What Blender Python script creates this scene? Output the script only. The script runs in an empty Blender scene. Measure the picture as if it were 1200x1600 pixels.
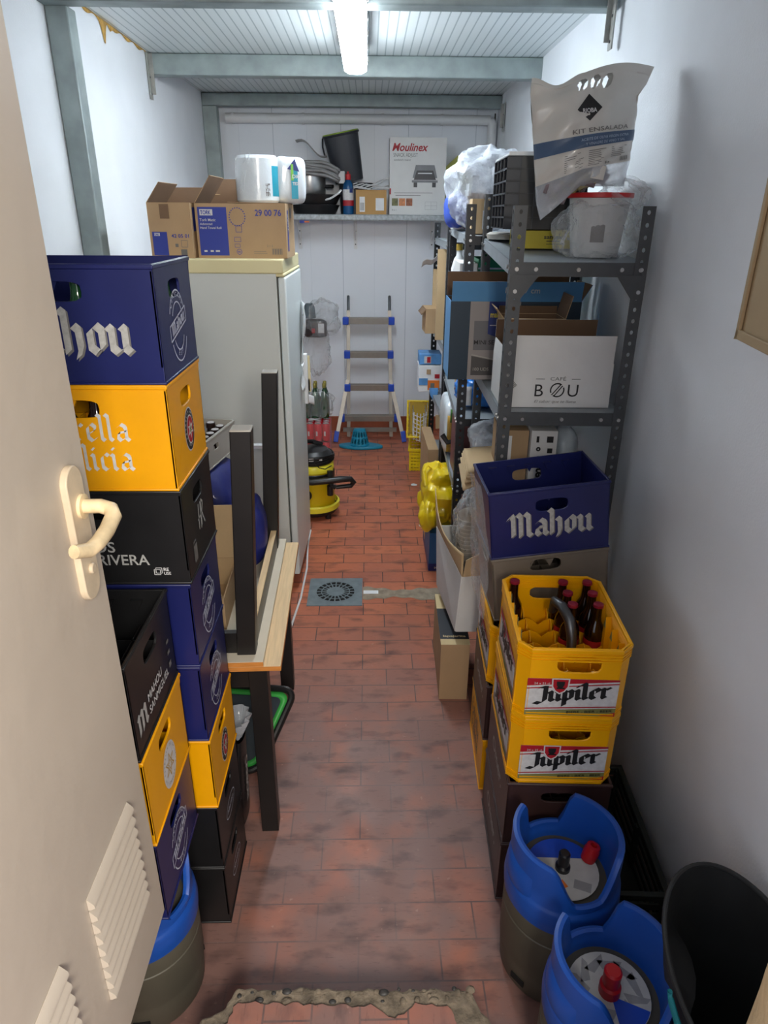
import bpy, bmesh, math, random
from mathutils import Vector, Matrix, Euler
random.seed(7)
SC = bpy.context.scene
COL = SC.collection
R = math.radians
V = Vector

# ---------------------------------------------------------------- camera, world, lights, exposure
cam_d = bpy.data.cameras.new('camera'); cam = bpy.data.objects.new('camera', cam_d); COL.objects.link(cam)
cam_d.sensor_fit = 'HORIZONTAL'; cam_d.sensor_width = 36.0; cam_d.lens = 36.0 * 1063 / 1200
cam_d.clip_start = 0.05; cam_d.clip_end = 60
PITCH = math.atan(465 / 1063); YAW = math.atan(27 / 1063 * math.cos(PITCH)); ROLL = R(0.4)
_f = V((math.sin(YAW) * math.cos(PITCH), math.cos(YAW) * math.cos(PITCH), -math.sin(PITCH)))
_r = V((math.cos(YAW), -math.sin(YAW), 0)); _d = _f.cross(_r)
_ri = _r * math.cos(ROLL) - _d * math.sin(ROLL); _di = _r * math.sin(ROLL) + _d * math.cos(ROLL)
M3 = Matrix((_ri, -_di, -_f)).transposed()
cam.matrix_world = Matrix.Translation((0, 0, 2.0)) @ M3.to_4x4()
SC.camera = cam
SC.view_settings.view_transform = 'Standard'; SC.view_settings.look = 'None'
SC.view_settings.gamma = 1.0; SC.view_settings.use_curve_mapping = False
SC.view_settings.exposure = 1.78
W = bpy.data.worlds.new('world'); SC.world = W; W.use_nodes = True
W.node_tree.nodes['Background'].inputs[0].default_value = (0.80, 0.86, 1.0, 1)
W.node_tree.nodes['Background'].inputs[1].default_value = 0.40
LAMP_STRENGTH = 14.6          # the fluorescent batten on the store ceiling
CORRIDOR_POWER = 26.0         # warm lamp in the corridor behind the photographer

def add_area(name, loc, size, power, color, rot):
    d = bpy.data.lights.new(name, 'AREA'); d.shape = 'RECTANGLE'; d.size = size[0]; d.size_y = size[1]
    d.energy = power; d.color = color
    o = bpy.data.objects.new(name, d); COL.objects.link(o); o.location = loc; o.rotation_euler = rot
    return o
add_area('corridor_lamp', (0.42, -1.3, 2.5), (0.8, 0.6), CORRIDOR_POWER, (1.0, 0.92, 0.80), (R(55), 0, R(14)))

# ---------------------------------------------------------------- materials
MATS = {}
def mat(name, color, rough=0.5, metal=0.0, var=0.0, scale=8.0, bump=0.0, bscale=60.0, spec=0.5, stretch=None, coat=0.0):
    if name in MATS: return MATS[name]
    m = bpy.data.materials.new(name); m.use_nodes = True; nt = m.node_tree; N = nt.nodes; L = nt.links
    b = N['Principled BSDF']; b.inputs['Base Color'].default_value = (*color, 1)
    b.inputs['Roughness'].default_value = rough; b.inputs['Metallic'].default_value = metal
    b.inputs['Specular IOR Level'].default_value = spec; b.inputs['Coat Weight'].default_value = coat
    tc = N.new('ShaderNodeTexCoord'); src = tc.outputs['Object']
    if stretch:
        mp = N.new('ShaderNodeMapping'); mp.inputs['Scale'].default_value = stretch
        L.new(src, mp.inputs['Vector']); src = mp.outputs[0]
    if var > 0:
        n = N.new('ShaderNodeTexNoise'); n.inputs['Scale'].default_value = scale; n.inputs['Detail'].default_value = 5
        L.new(src, n.inputs['Vector'])
        mx = N.new('ShaderNodeMix'); mx.data_type = 'RGBA'
        mr = N.new('ShaderNodeMapRange'); mr.inputs[1].default_value = .3; mr.inputs[2].default_value = .7
        L.new(n.outputs['Fac'], mr.inputs[0]); L.new(mr.outputs[0], mx.inputs[0])
        mx.inputs[6].default_value = (*[max(0, c * (1 - var)) for c in color], 1)
        mx.inputs[7].default_value = (*[min(1, c * (1 + var)) for c in color], 1)
        L.new(mx.outputs[2], b.inputs['Base Color'])
    if bump > 0:
        n2 = N.new('ShaderNodeTexNoise'); n2.inputs['Scale'].default_value = bscale; n2.inputs['Detail'].default_value = 4
        L.new(src, n2.inputs['Vector'])
        bp = N.new('ShaderNodeBump'); bp.inputs['Strength'].default_value = bump; bp.inputs['Distance'].default_value = .01
        L.new(n2.outputs['Fac'], bp.inputs['Height']); L.new(bp.outputs[0], b.inputs['Normal'])
    MATS[name] = m; return m
def film(name, color, alpha=0.25, rough=0.12, bump=0.4, bscale=25.0, trans=0.0):
    """thin clear or milky plastic: see-through with glossy wrinkles"""
    if name in MATS: return MATS[name]
    m = bpy.data.materials.new(name); m.use_nodes = True; nt = m.node_tree; N = nt.nodes; L = nt.links
    b = N['Principled BSDF']; b.inputs['Base Color'].default_value = (*color, 1); b.inputs['Roughness'].default_value = rough
    b.inputs['Specular IOR Level'].default_value = .9; b.inputs['Alpha'].default_value = alpha
    tc = N.new('ShaderNodeTexCoord'); n2 = N.new('ShaderNodeTexNoise'); n2.inputs['Scale'].default_value = bscale
    n2.inputs['Detail'].default_value = 3; L.new(tc.outputs['Object'], n2.inputs['Vector'])
    bp = N.new('ShaderNodeBump'); bp.inputs['Strength'].default_value = bump; bp.inputs['Distance'].default_value = .03
    L.new(n2.outputs['Fac'], bp.inputs['Height']); L.new(bp.outputs[0], b.inputs['Normal'])
    lw = N.new('ShaderNodeLayerWeight'); lw.inputs[0].default_value = .35
    L.new(bp.outputs[0], lw.inputs['Normal'])
    mr = N.new('ShaderNodeMapRange'); mr.inputs[3].default_value = alpha; mr.inputs[4].default_value = min(1, alpha + .45)
    L.new(lw.outputs['Facing'], mr.inputs[0]); L.new(mr.outputs[0], b.inputs['Alpha'])
    MATS[name] = m; return m
def emis(name, color, s):
    m = bpy.data.materials.new(name); m.use_nodes = True; N = m.node_tree.nodes
    b = N['Principled BSDF']; b.inputs['Base Color'].default_value = (1, 1, 1, 1)
    b.inputs['Emission Color'].default_value = (*color, 1); b.inputs['Emission Strength'].default_value = s
    return m

# ---------------------------------------------------------------- mesh builder
class MB:
    def __init__(s): s.bm = bmesh.new(); s.mats = []
    def mi(s, m):
        if m not in s.mats: s.mats.append(m)
        return s.mats.index(m)
    def poly(s, pts, m):
        vs = [s.bm.verts.new(p) for p in pts]
        try: f = s.bm.faces.new(vs)
        except ValueError: return
        f.material_index = s.mi(m); return f
    def mesh(s, verts, faces, m):
        vs = [s.bm.verts.new(v) for v in verts]; i = s.mi(m)
        for f in faces:
            try: s.bm.faces.new([vs[k] for k in f]).material_index = i
            except ValueError: pass
    def hexa(s, c, m):   # 8 corners: bottom 4 ccw, top 4 ccw
        s.mesh(c, [(3, 2, 1, 0), (4, 5, 6, 7), (0, 1, 5, 4), (1, 2, 6, 5), (2, 3, 7, 6), (3, 0, 4, 7)], m)
    def box(s, x0, x1, y0, y1, z0, z1, m, M=None):
        c = [V(p) for p in ((x0, y0, z0), (x1, y0, z0), (x1, y1, z0), (x0, y1, z0), (x0, y0, z1), (x1, y0, z1), (x1, y1, z1), (x0, y1, z1))]
        if M is not None: c = [M @ p for p in c]
        s.hexa(c, m)
    def bar(s, p0, p1, w, h, m, up=(0, 0, 1)):
        p0, p1 = V(p0), V(p1); a = (p1 - p0).normalized(); u = V(up)
        if abs(a.dot(u)) > .98: u = V((0, 1, 0))
        sx = a.cross(u).normalized(); sy = sx.cross(a)
        q = [sx * (-w / 2) + sy * (-h / 2), sx * (w / 2) + sy * (-h / 2), sx * (w / 2) + sy * (h / 2), sx * (-w / 2) + sy * (h / 2)]
        s.hexa([p0 + k for k in q] + [p1 + k for k in q], m)
    def cyl(s, p0, p1, r0, m, r1=None, n=20, cap=True):
        r1 = r0 if r1 is None else r1
        p0, p1 = V(p0), V(p1); a = (p1 - p0).normalized(); u = V((0, 0, 1)) if abs(a.z) < .9 else V((1, 0, 0))
        sx = a.cross(u).normalized(); sy = a.cross(sx)
        ring = lambda p, r: [p + (sx * math.cos(2 * math.pi * k / n) + sy * math.sin(2 * math.pi * k / n)) * r for k in range(n)]
        f = [(k, (k + 1) % n, n + (k + 1) % n, n + k) for k in range(n)]
        if cap: f += [tuple(range(n - 1, -1, -1)), tuple(range(n, 2 * n))]
        s.mesh(ring(p0, r0) + ring(p1, r1), f, m)
    def tube(s, pts, r, m, n=8, closed=False, flat=1.0):
        pts = [V(p) for p in pts]; k = len(pts); rings = []; prev = None
        for i, p in enumerate(pts):
            a = pts[(i + 1) % k] if (closed or i < k - 1) else p; b = pts[i - 1] if (closed or i > 0) else p
            t = (a - b).normalized()
            if prev is None: u = V((0, 0, 1)) if abs(t.z) < .9 else V((1, 0, 0))
            else: u = prev
            sx = (u - t * u.dot(t)).normalized(); prev = sx; sy = t.cross(sx)
            rr = r[i] if isinstance(r, (list, tuple)) else r
            rings.append([p + (sx * math.cos(2 * math.pi * j / n) * flat + sy * math.sin(2 * math.pi * j / n)) * rr for j in range(n)])
        vs = [v for q in rings for v in q]; f = []
        for i in range(k if closed else k - 1):
            i2 = (i + 1) % k
            for j in range(n): f.append((i * n + j, i * n + (j + 1) % n, i2 * n + (j + 1) % n, i2 * n + j))
        if not closed: f += [tuple(range(n - 1, -1, -1)), tuple(range((k - 1) * n, k * n))]
        s.mesh(vs, f, m)
    def lathe(s, prof, m, c=(0, 0, 0), n=24, sx=1, sy=1, a0=0, a1=2 * math.pi, M=None):
        full = abs(a1 - a0 - 2 * math.pi) < 1e-6; na = n if full else n + 1; vs = []
        for r, z in prof:
            for k in range(na):
                a = a0 + (a1 - a0) * k / n
                v = V((c[0] + r * math.cos(a) * sx, c[1] + r * math.sin(a) * sy, c[2] + z)); vs.append(M @ v if M else v)
        f = []
        for i in range(len(prof) - 1):
            for k in range(n):
                k2 = (k + 1) % na; f.append((i * na + k, i * na + k2, (i + 1) * na + k2, (i + 1) * na + k))
        if full and prof[0][0] > 1e-5: pass
        s.mesh(vs, f, m)
    def disc(s, c, r, m, n=24, ax=(1, 0, 0), ay=(0, 1, 0), ry=None):
        c = V(c); ax = V(ax); ay = V(ay); ry = r if ry is None else ry
        s.poly([c + ax * r * math.cos(2 * math.pi * k / n) + ay * ry * math.sin(2 * math.pi * k / n) for k in range(n)], m)
    def sheet(s, fn, nu, nv, m, skip=None):
        vs = [V(fn(i / nu, j / nv)) for j in range(nv + 1) for i in range(nu + 1)]; f = []
        for j in range(nv):
            for i in range(nu):
                if skip and skip((i + .5) / nu, (j + .5) / nv): continue
                a = j * (nu + 1) + i; f.append((a, a + 1, a + nu + 2, a + nu + 1))
        s.mesh(vs, f, m)
    def prism(s, pts, d, m, o=(0, 0, 0), u=(1, 0, 0), v=(0, 1, 0)):
        o, u, v = V(o), V(u), V(v); w = u.cross(v).normalized() * d; k = len(pts)
        a = [o + u * p[0] + v * p[1] for p in pts]
        s.mesh(a + [p + w for p in a], [tuple(range(k - 1, -1, -1)), tuple(range(k, 2 * k))] + [(i, (i + 1) % k, k + (i + 1) % k, k + i) for i in range(k)], m)
    def flat(s, polys, m, o, u, v):   # 2D polygons laid on a plane
        o, u, v = V(o), V(u), V(v)
        for p in polys: s.poly([o + u * q[0] + v * q[1] for q in p], m)
    def build(s, name, parent=None, loc=None, rot=None, bevel=0, seg=2, solid=0, smooth=35, merge=True, sub=0):
        bm = s.bm
        if merge: bmesh.ops.remove_doubles(bm, verts=bm.verts, dist=1e-5)
        if merge: bmesh.ops.recalc_face_normals(bm, faces=bm.faces)
        me = bpy.data.meshes.new(name); bm.to_mesh(me); bm.free()
        for m in s.mats: me.materials.append(m)
        if smooth:
            for p in me.polygons: p.use_smooth = True
            me.set_sharp_from_angle(angle=R(smooth))
        o = bpy.data.objects.new(name, me); COL.objects.link(o)
        if parent: o.parent = parent
        if loc is not None: o.location = loc
        if rot is not None: o.rotation_euler = rot
        if solid:
            md = o.modifiers.new('solid', 'SOLIDIFY'); md.thickness = solid; md.offset = 0
        if sub:
            md = o.modifiers.new('sub', 'SUBSURF'); md.levels = sub; md.render_levels = sub
        if bevel:
            md = o.modifiers.new('bevel', 'BEVEL'); md.width = bevel; md.segments = seg; md.limit_method = 'ANGLE'; md.angle_limit = R(40)
        return o
import mathutils.noise as NZ
def tag(o, label=None, cat=None, group=None, kind=None):
    if label: o['label'] = label
    if cat: o['category'] = cat
    if group: o['group'] = group
    if kind: o['kind'] = kind
    return o
def thing(name, label, cat, loc=(0, 0, 0), rz=0, group=None, rot=None):
    o = bpy.data.objects.new(name, None); COL.objects.link(o); o.empty_display_size = .1
    o.location = loc; o.rotation_euler = rot if rot else (0, 0, rz)
    return tag(o, label, cat, group)
def struct(o): o['kind'] = 'structure'; return o
def dup(o, loc, rz=None, label=None, group=None):
    c = o.copy(); COL.objects.link(c); c.location = loc
    if rz is not None: c.rotation_euler = (0, 0, rz)
    if label: c['label'] = label
    if group: c['group'] = group
    for ch in list(o.children):
        d = ch.copy(); COL.objects.link(d); d.parent = c
        for g in list(ch.children):
            e = g.copy(); COL.objects.link(e); e.parent = d
    return c

# ---------------------------------------------------------------- lettering
_tc = {}
def text2d(t, size=1.0, bold=0.0, spacing=1.0, align='LEFT'):
    key = (t, bold, spacing)
    if key not in _tc:
        c = bpy.data.curves.new('t', 'FONT'); c.body = t; c.size = 1.0; c.offset = bold; c.space_character = spacing; c.resolution_u = 3
        o = bpy.data.objects.new('t', c); me = o.to_mesh()
        vs = [(v.co.x, v.co.y) for v in me.vertices]; fs = [tuple(p.vertices) for p in me.polygons]
        o.to_mesh_clear(); bpy.data.objects.remove(o); bpy.data.curves.remove(c); _tc[key] = (vs, fs)
    vs, fs = _tc[key]
    if not vs: return []
    x0 = min(v[0] for v in vs); x1 = max(v[0] for v in vs); dx = {'LEFT': -x0, 'CENTER': -(x0 + x1) / 2, 'RIGHT': -x1}[align]
    return [[((vs[i][0] + dx) * size, vs[i][1] * size) for i in f] for f in fs]
def fit_text(t, width, bold=0.0, hscale=None):
    """lettering stretched to an exact width, returned with its cap height"""
    p = text2d(t, 1.0, bold); xs = [q[0] for a in p for q in a]; k = width / (max(xs) - min(xs)); ky = k if hscale is None else hscale
    return [[((q[0] - min(xs)) * k, q[1] * ky) for q in a] for a in p]
GL = {
 'i': (.42, [[(.02, .93), (.14, .84), (.14, .18), (.27, .05)], [(.12, 1.26), (.2, 1.2)]]),
 'u': (.82, [[(.02, .93), (.14, .82), (.14, .2), (.3, .05), (.56, .24)], [(.48, .93), (.58, .84), (.58, .18), (.72, .05)]]),
 'a': (.82, [[(.14, .76), (.34, .95), (.52, .84), (.58, .7), (.58, .18), (.72, .05)], [(.56, .55), (.2, .48), (.14, .22), (.28, .05), (.56, .24)]]),
 'h': (.80, [[(.0, 1.48), (.14, 1.36), (.14, .05)], [(.14, .72), (.42, .95), (.56, .82), (.58, .2), (.46, -.12)]]),
 'o': (.74, [[(.14, .78), (.14, .22), (.34, .04)], [(.14, .78), (.36, .97), (.54, .8), (.54, .24), (.34, .04)]]),
 'M': (1.34, [[(-.05, 1.12), (.14, 1.36), (.22, 1.1), (.22, .12), (.08, 0)], [(.22, 1.12), (.46, 1.4), (.62, 1.22), (.62, .05)], [(.62, 1.12), (.86, 1.4), (1.04, 1.22), (1.04, .18), (1.2, .05)]]),
 'm': (1.2, [[(.02, .93), (.14, .84), (.14, .05)], [(.14, .74), (.36, .95), (.54, .82), (.54, .05)], [(.54, .74), (.76, .95), (.94, .82), (.94, .18), (1.08, .05)]]),
 'J': (.72, [[(.1, 1.3), (.3, 1.38), (.56, 1.34)], [(.52, 1.34), (.5, .14), (.24, -.12), (-.1, .02)]]),
 'p': (.78, [[(.02, .93), (.16, .82), (.16, -.42)], [(.16, .74), (.4, .95), (.56, .8), (.56, .22), (.38, .04), (.16, .2)]]),
 'l': (.42, [[(.0, 1.48), (.14, 1.36), (.14, .18), (.27, .05)]]),
 'e': (.70, [[(.14, .78), (.14, .22), (.32, .04), (.56, .2)], [(.14, .78), (.36, .97), (.54, .8), (.5, .62), (.18, .44)]]),
 'r': (.62, [[(.02, .93), (.14, .84), (.14, .18), (.26, .05)], [(.14, .72), (.36, .95), (.5, .84)]]),
 's': (.62, [[(.5, .84), (.32, .96), (.14, .78), (.46, .3), (.3, .05), (.08, .16)]]),
 't': (.5, [[(.18, 1.22), (.18, .18), (.34, .05)], [(.0, .92), (.4, .92)]]),
 'c': (.62, [[(.14, .78), (.14, .22), (.32, .04), (.52, .2)], [(.14, .78), (.36, .97), (.5, .84)]]),
 'E': (.86, [[(.66, 1.24), (.36, 1.4), (.14, 1.12), (.14, .3), (.38, .04), (.7, .2)], [(.16, .74), (.54, .78)]]),
 'G': (.96, [[(.74, 1.24), (.42, 1.42), (.14, 1.12), (.14, .3), (.42, .04), (.74, .22), (.74, .7), (.5, .72)]]),
 ' ': (.4, []),
}
def nib(t, h, w=.19, ang=42, slant=0.0):
    """broad-nib blackletter: quads for every stroke; h = x-height"""
    nx, ny = w * math.cos(R(ang)) / 2, w * math.sin(R(ang)) / 2; out = []; x = 0
    for ch in t:
        adv, st = GL[ch]
        for s in st:
            for (ax, ay), (bx, by) in zip(s, s[1:]):
                q = [(ax - nx, ay - ny), (ax + nx, ay + ny), (bx + nx, by + ny), (bx - nx, by - ny)]
                out.append([((x + px + slant * py) * h, py * h) for px, py in q])
        x += adv
    return out, x * h
def shift(polys, dx, dy, k=1.0, rot=0):
    c, s = math.cos(rot), math.sin(rot)
    return [[(dx + (p[0] * c - p[1] * s) * k, dy + (p[0] * s + p[1] * c) * k) for p in q] for q in polys]
def ring2d(rx, ry, t, n=40, a0=0, a1=360):
    out = []
    for k in range(n):
        a, b = R(a0 + (a1 - a0) * k / n), R(a0 + (a1 - a0) * (k + 1) / n)
        out.append([(rx * math.cos(a), ry * math.sin(a)), (rx * math.cos(b), ry * math.sin(b)), ((rx - t) * math.cos(b), (ry - t) * math.sin(b)), ((rx - t) * math.cos(a), (ry - t) * math.sin(a))])
    return out
def disc2d(rx, ry, n=40): return [[(rx * math.cos(2 * math.pi * k / n), ry * math.sin(2 * math.pi * k / n)) for k in range(n)]]
def rect2d(x0, x1, y0, y1): return [[(x0, y0), (x1, y0), (x1, y1), (x0, y1)]]
def line2d(p, q, t):
    d = V((q[0] - p[0], q[1] - p[1])); nrm = V((-d.y, d.x)).normalized() * t / 2
    return [[(p[0] + nrm.x, p[1] + nrm.y), (p[0] - nrm.x, p[1] - nrm.y), (q[0] - nrm.x, q[1] - nrm.y), (q[0] + nrm.x, q[1] + nrm.y)]]
def pline2d(pts, t, closed=False):
    out = []
    for a, b in zip(pts, pts[1:] + (pts[:1] if closed else [])): out += line2d(a, b, t)
    return out
def arc_text(t, r, size, a_mid, span, ry=None, flip=False):
    out = []; n = len(t); ry = ry or r
    for k, ch in enumerate(t):
        if ch == ' ': continue
        f = (k + .5) / n - .5; a = R(a_mid + (f * span if flip else -f * span))
        g = text2d(ch, size, 0.01, align='CENTER'); rot = a - math.pi / 2 + (math.pi if flip else 0)
        out += shift(g, r * math.cos(a), ry * math.sin(a), 1, rot)
    return out
def star2d(r, ri, n=5, rot=90):
    c = []
    for k in range(2 * n):
        a = R(rot + 180 * k / n); q = r if k % 2 == 0 else ri; c.append((q * math.cos(a), q * math.sin(a)))
    return [[(0, 0), c[k], c[(k + 1) % (2 * n)]] for k in range(2 * n)], c

def S(r, g, b):
    f = lambda c: (c / 255 / 12.92) if c <= 10 else ((c / 255 + .055) / 1.055) ** 2.4
    return (f(r), f(g), f(b))
# ---------------------------------------------------------------- shared surfaces
wallm = mat('painted_wall', S(236, 240, 245), .75, 0, .03, 3, .12, 140)
galv = mat('galvanised_steel', S(150, 162, 162), .5, .35, .16, 9, .05, 60)
galv_thin = mat('bracket_steel', S(165, 165, 160), .5, .4, .2, 20)
black_wood = mat('black_painted_wood', (.009, .008, .008), .42, 0, .2, 12)
pale_wood = mat('pale_laminate', S(226, 196, 150), .5, 0, .09, 6, .03, 80, stretch=(30, 1.5, 8))
oak_edge = mat('oak_edging', S(196, 128, 60), .5, 0, .15, 8, stretch=(3, 20, 30))
card = mat('brown_cardboard', S(178, 148, 112), .8, 0, .06, 6, .05, 90)
card_tan = mat('tan_cardboard', S(200, 172, 132), .8, 0, .06, 6, .05, 90)
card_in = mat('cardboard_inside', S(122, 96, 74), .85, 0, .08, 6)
card_white = mat('white_cardboard', S(220, 220, 218), .7, 0, .04, 8, .08, 50)
card_yel = mat('pale_card', S(215, 195, 150), .8, 0, .05, 8)
blackp = mat('black_plastic', (.010, .010, .011), .38, 0, .15, 10)
rubber = mat('black_rubber', (.014, .015, .016), .62, 0, .2, 10, .05, 80)
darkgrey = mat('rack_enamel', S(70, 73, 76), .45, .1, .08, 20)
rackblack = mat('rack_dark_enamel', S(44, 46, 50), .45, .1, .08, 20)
shelfgrey = mat('shelf_enamel', S(150, 158, 164), .45, .1, .06, 12)
blue_p = mat('navy_crate_plastic', S(23, 30, 86), .36, 0, .10, 7, .02, 40)
yel_p = mat('yellow_crate_plastic', S(236, 164, 0), .38, 0, .05, 7, .02, 40)
jup_p = mat('golden_crate_plastic', S(242, 172, 0), .36, 0, .05, 7, .02, 40)
grey_p = mat('grey_crate_plastic', S(116, 106, 94), .5, 0, .08, 7)
lgrey_p = mat('light_grey_plastic', S(176, 172, 164), .45, 0, .06, 7)
brown_p = mat('maroon_crate_plastic', S(62, 42, 40), .4, 0, .10, 7)
white_ink = mat('white_print', S(205, 205, 205), .5, 0, .12, 60)
silver_ink = mat('silver_print', S(168, 168, 165), .5, 0, .18, 90)
line_ink = mat('pale_blue_print', S(196, 202, 220), .5, 0, .15, 60)
black_ink = mat('black_print', (.012, .012, .013), .5)
red_ink = mat('red_print', S(170, 24, 38), .5)
olive_ink = mat('olive_print', S(128, 126, 72), .5)
blue_ink = mat('blue_print', S(44, 60, 150), .5)
grey_ink = mat('grey_print', S(110, 108, 106), .5)
white_p = mat('white_plastic', S(226, 228, 230), .4, 0, .03, 10)
cream_p = mat('cream_plastic', S(222, 208, 165), .45, 0, .04, 10)
steel = mat('brushed_steel', S(190, 190, 190), .28, .9, .05, 20)
alu = mat('aluminium', S(150, 146, 140), .38, .7, .06, 20)
chrome_dark = mat('dark_steel', S(90, 92, 95), .35, .8)
lblue_p = mat('bright_blue_plastic', S(24, 74, 190), .4)
keg_blue = mat('keg_blue_rubber', S(23, 78, 168), .42, 0, .06, 8)
keg_grey = mat('keg_grey_shell', S(90, 86, 74), .55, .15, .08, 8)
red_p = mat('red_plastic', S(186, 24, 30), .4)
glass_g = mat('green_bottle_glass', S(24, 62, 34), .12, 0, .1, 5, spec=.8)
glass_b = mat('brown_bottle_glass', S(30, 12, 8), .12, 0, .1, 5, spec=.8)
paper = mat('white_paper', S(228, 230, 232), .7, 0, .03, 20)
clear = film('clear_film', (.82, .84, .86), .12, .10, .5, 22)
milky = film('milky_film', (.70, .75, .82), .42, .18, .6, 20)

def blob(b, c, rx, ry, rz, m, seed=0, amp=.10, n=28, flatb=.55, p=2.4, cr=None, fq=1.0):
    if cr is None: cr = .30 if m.name.endswith('_film') else .10
    if m.name.endswith('_film') and fq == 1.0: fq = 1.7
    if m.name.endswith('_film'): n = max(n, 64)
    rnd = random.Random(seed); ph = [(rnd.uniform(2, 5), rnd.uniform(2, 5), rnd.uniform(0, 6)) for _ in range(6)]
    def f(i, j):
        a = 2 * math.pi * i; e = math.pi * (j - .5); ce, se = math.cos(e), math.sin(e); k = 1 + amp * sum(math.sin(q[0] * a * 1.0 // 1 * 0 + round(q[0]) * a + q[1] * e + q[2]) for q in ph) / 3
        x = (abs(ce * math.cos(a)) ** (2 / p)) * math.copysign(1, math.cos(a)) * ce ** 0; y = (abs(ce * math.sin(a)) ** (2 / p)) * math.copysign(1, math.sin(a)); z = (abs(se) ** (2 / p)) * math.copysign(1, se)
        q_ = V((c[0] + rx * x, c[1] + ry * y, c[2] + rz * z)); k += cr * (NZ.turbulence(q_ * (1.1 * fq / max(rx, ry, .05)) + V((seed * 3.1, 0, 0)), 4, True) - .45)
        z = max(z, -flatb); return (c[0] + rx * x * k, c[1] + ry * y * k, c[2] + rz * (z * (1 + (k - 1) * .6)))
    b.sheet(f, n, n // 2, m)

# ---------------------------------------------------------------- room shell
def floor_material():
    m = bpy.data.materials.new('terracotta_tiles'); m.use_nodes = True; nt = m.node_tree; N = nt.nodes; L = nt.links; b = N['Principled BSDF']
    tc = N.new('ShaderNodeTexCoord'); mp = N.new('ShaderNodeMapping'); mp.inputs['Location'].default_value = (-.078, -.027, 0)
    L.new(tc.outputs['Object'], mp.inputs[0])
    br = N.new('ShaderNodeTexBrick'); br.offset = .47; br.inputs['Scale'].default_value = 1
    br.inputs['Brick Width'].default_value = .242; br.inputs['Row Height'].default_value = .121
    br.inputs['Mortar Size'].default_value = .0026; br.inputs['Mortar Smooth'].default_value = .1; br.inputs['Bias'].default_value = 0
    br.inputs['Color1'].default_value = (*S(200, 116, 80), 1); br.inputs['Color2'].default_value = (*S(178, 100, 74), 1)
    br.inputs['Mortar'].default_value = (*S(74, 50, 44), 1); L.new(mp.outputs[0], br.inputs['Vector'])
    def noise(scale, det, lo, hi, stretch=(1, 1, 1)):
        q = N.new('ShaderNodeMapping'); q.inputs['Scale'].default_value = stretch; L.new(tc.outputs['Object'], q.inputs[0])
        n = N.new('ShaderNodeTexNoise'); n.inputs['Scale'].default_value = scale; n.inputs['Detail'].default_value = det; L.new(q.outputs[0], n.inputs['Vector'])
        r = N.new('ShaderNodeMapRange'); r.inputs[1].default_value = lo; r.inputs[2].default_value = hi; L.new(n.outputs['Fac'], r.inputs[0]); return r.outputs[0]
    def mix(f, a, col, k):
        mul = N.new('ShaderNodeMath'); mul.operation = 'MULTIPLY'; mul.inputs[1].default_value = k; L.new(f, mul.inputs[0])
        x = N.new('ShaderNodeMix'); x.data_type = 'RGBA'; L.new(mul.outputs[0], x.inputs[0]); L.new(a, x.inputs[6]); x.inputs[7].default_value = (*col, 1); return x.outputs[2]
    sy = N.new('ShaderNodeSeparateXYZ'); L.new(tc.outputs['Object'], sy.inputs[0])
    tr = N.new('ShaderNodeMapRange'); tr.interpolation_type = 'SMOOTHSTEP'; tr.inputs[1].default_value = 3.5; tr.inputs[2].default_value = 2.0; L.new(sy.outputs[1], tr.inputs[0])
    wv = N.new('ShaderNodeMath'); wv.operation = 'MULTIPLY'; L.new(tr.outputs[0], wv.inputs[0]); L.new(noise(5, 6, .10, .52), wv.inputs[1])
    c = mix(wv.outputs[0], br.outputs['Color'], S(130, 103, 97), .92)                   # foot wear by the doorway, with cool lamp sheen put into the grey
    c = mix(noise(2.6, 6, .48, .76), c, S(128, 88, 78), .45)                              # greyed wear
    c = mix(noise(7, 8, .52, .74, (1, 2.2, 1)), c, S(62, 46, 44), .7)                    # soot smudges
    c = mix(noise(30, 4, .60, .75, (1, 5, 1)), c, S(70, 50, 46), .45)                    # scuffs along the tiles
    c = mix(noise(45, 2, .70, .78), c, S(196, 160, 140), .35)
    L.new(c, b.inputs['Base Color'])
    rr = N.new('ShaderNodeMapRange'); rr.inputs[3].default_value = .34; rr.inputs[4].default_value = .62
    n = N.new('ShaderNodeTexNoise'); n.inputs['Scale'].default_value = 9; L.new(tc.outputs['Object'], n.inputs['Vector']); L.new(n.outputs['Fac'], rr.inputs[0]); L.new(rr.outputs[0], b.inputs['Roughness'])
    bp = N.new('ShaderNodeBump'); bp.inputs['Strength'].default_value = .5; bp.inputs['Distance'].default_value = .003; bp.invert = True
    L.new(br.outputs['Fac'], bp.inputs['Height'])
    n3 = N.new('ShaderNodeTexNoise'); n3.inputs['Scale'].default_value = 70; n3.inputs['Detail'].default_value = 6; L.new(tc.outputs['Object'], n3.inputs['Vector'])
    b2 = N.new('ShaderNodeBump'); b2.inputs['Strength'].default_value = .12; b2.inputs['Distance'].default_value = .004
    L.new(n3.outputs['Fac'], b2.inputs['Height']); L.new(bp.outputs[0], b2.inputs['Normal']); L.new(b2.outputs[0], b.inputs['Normal'])
    return m
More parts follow.
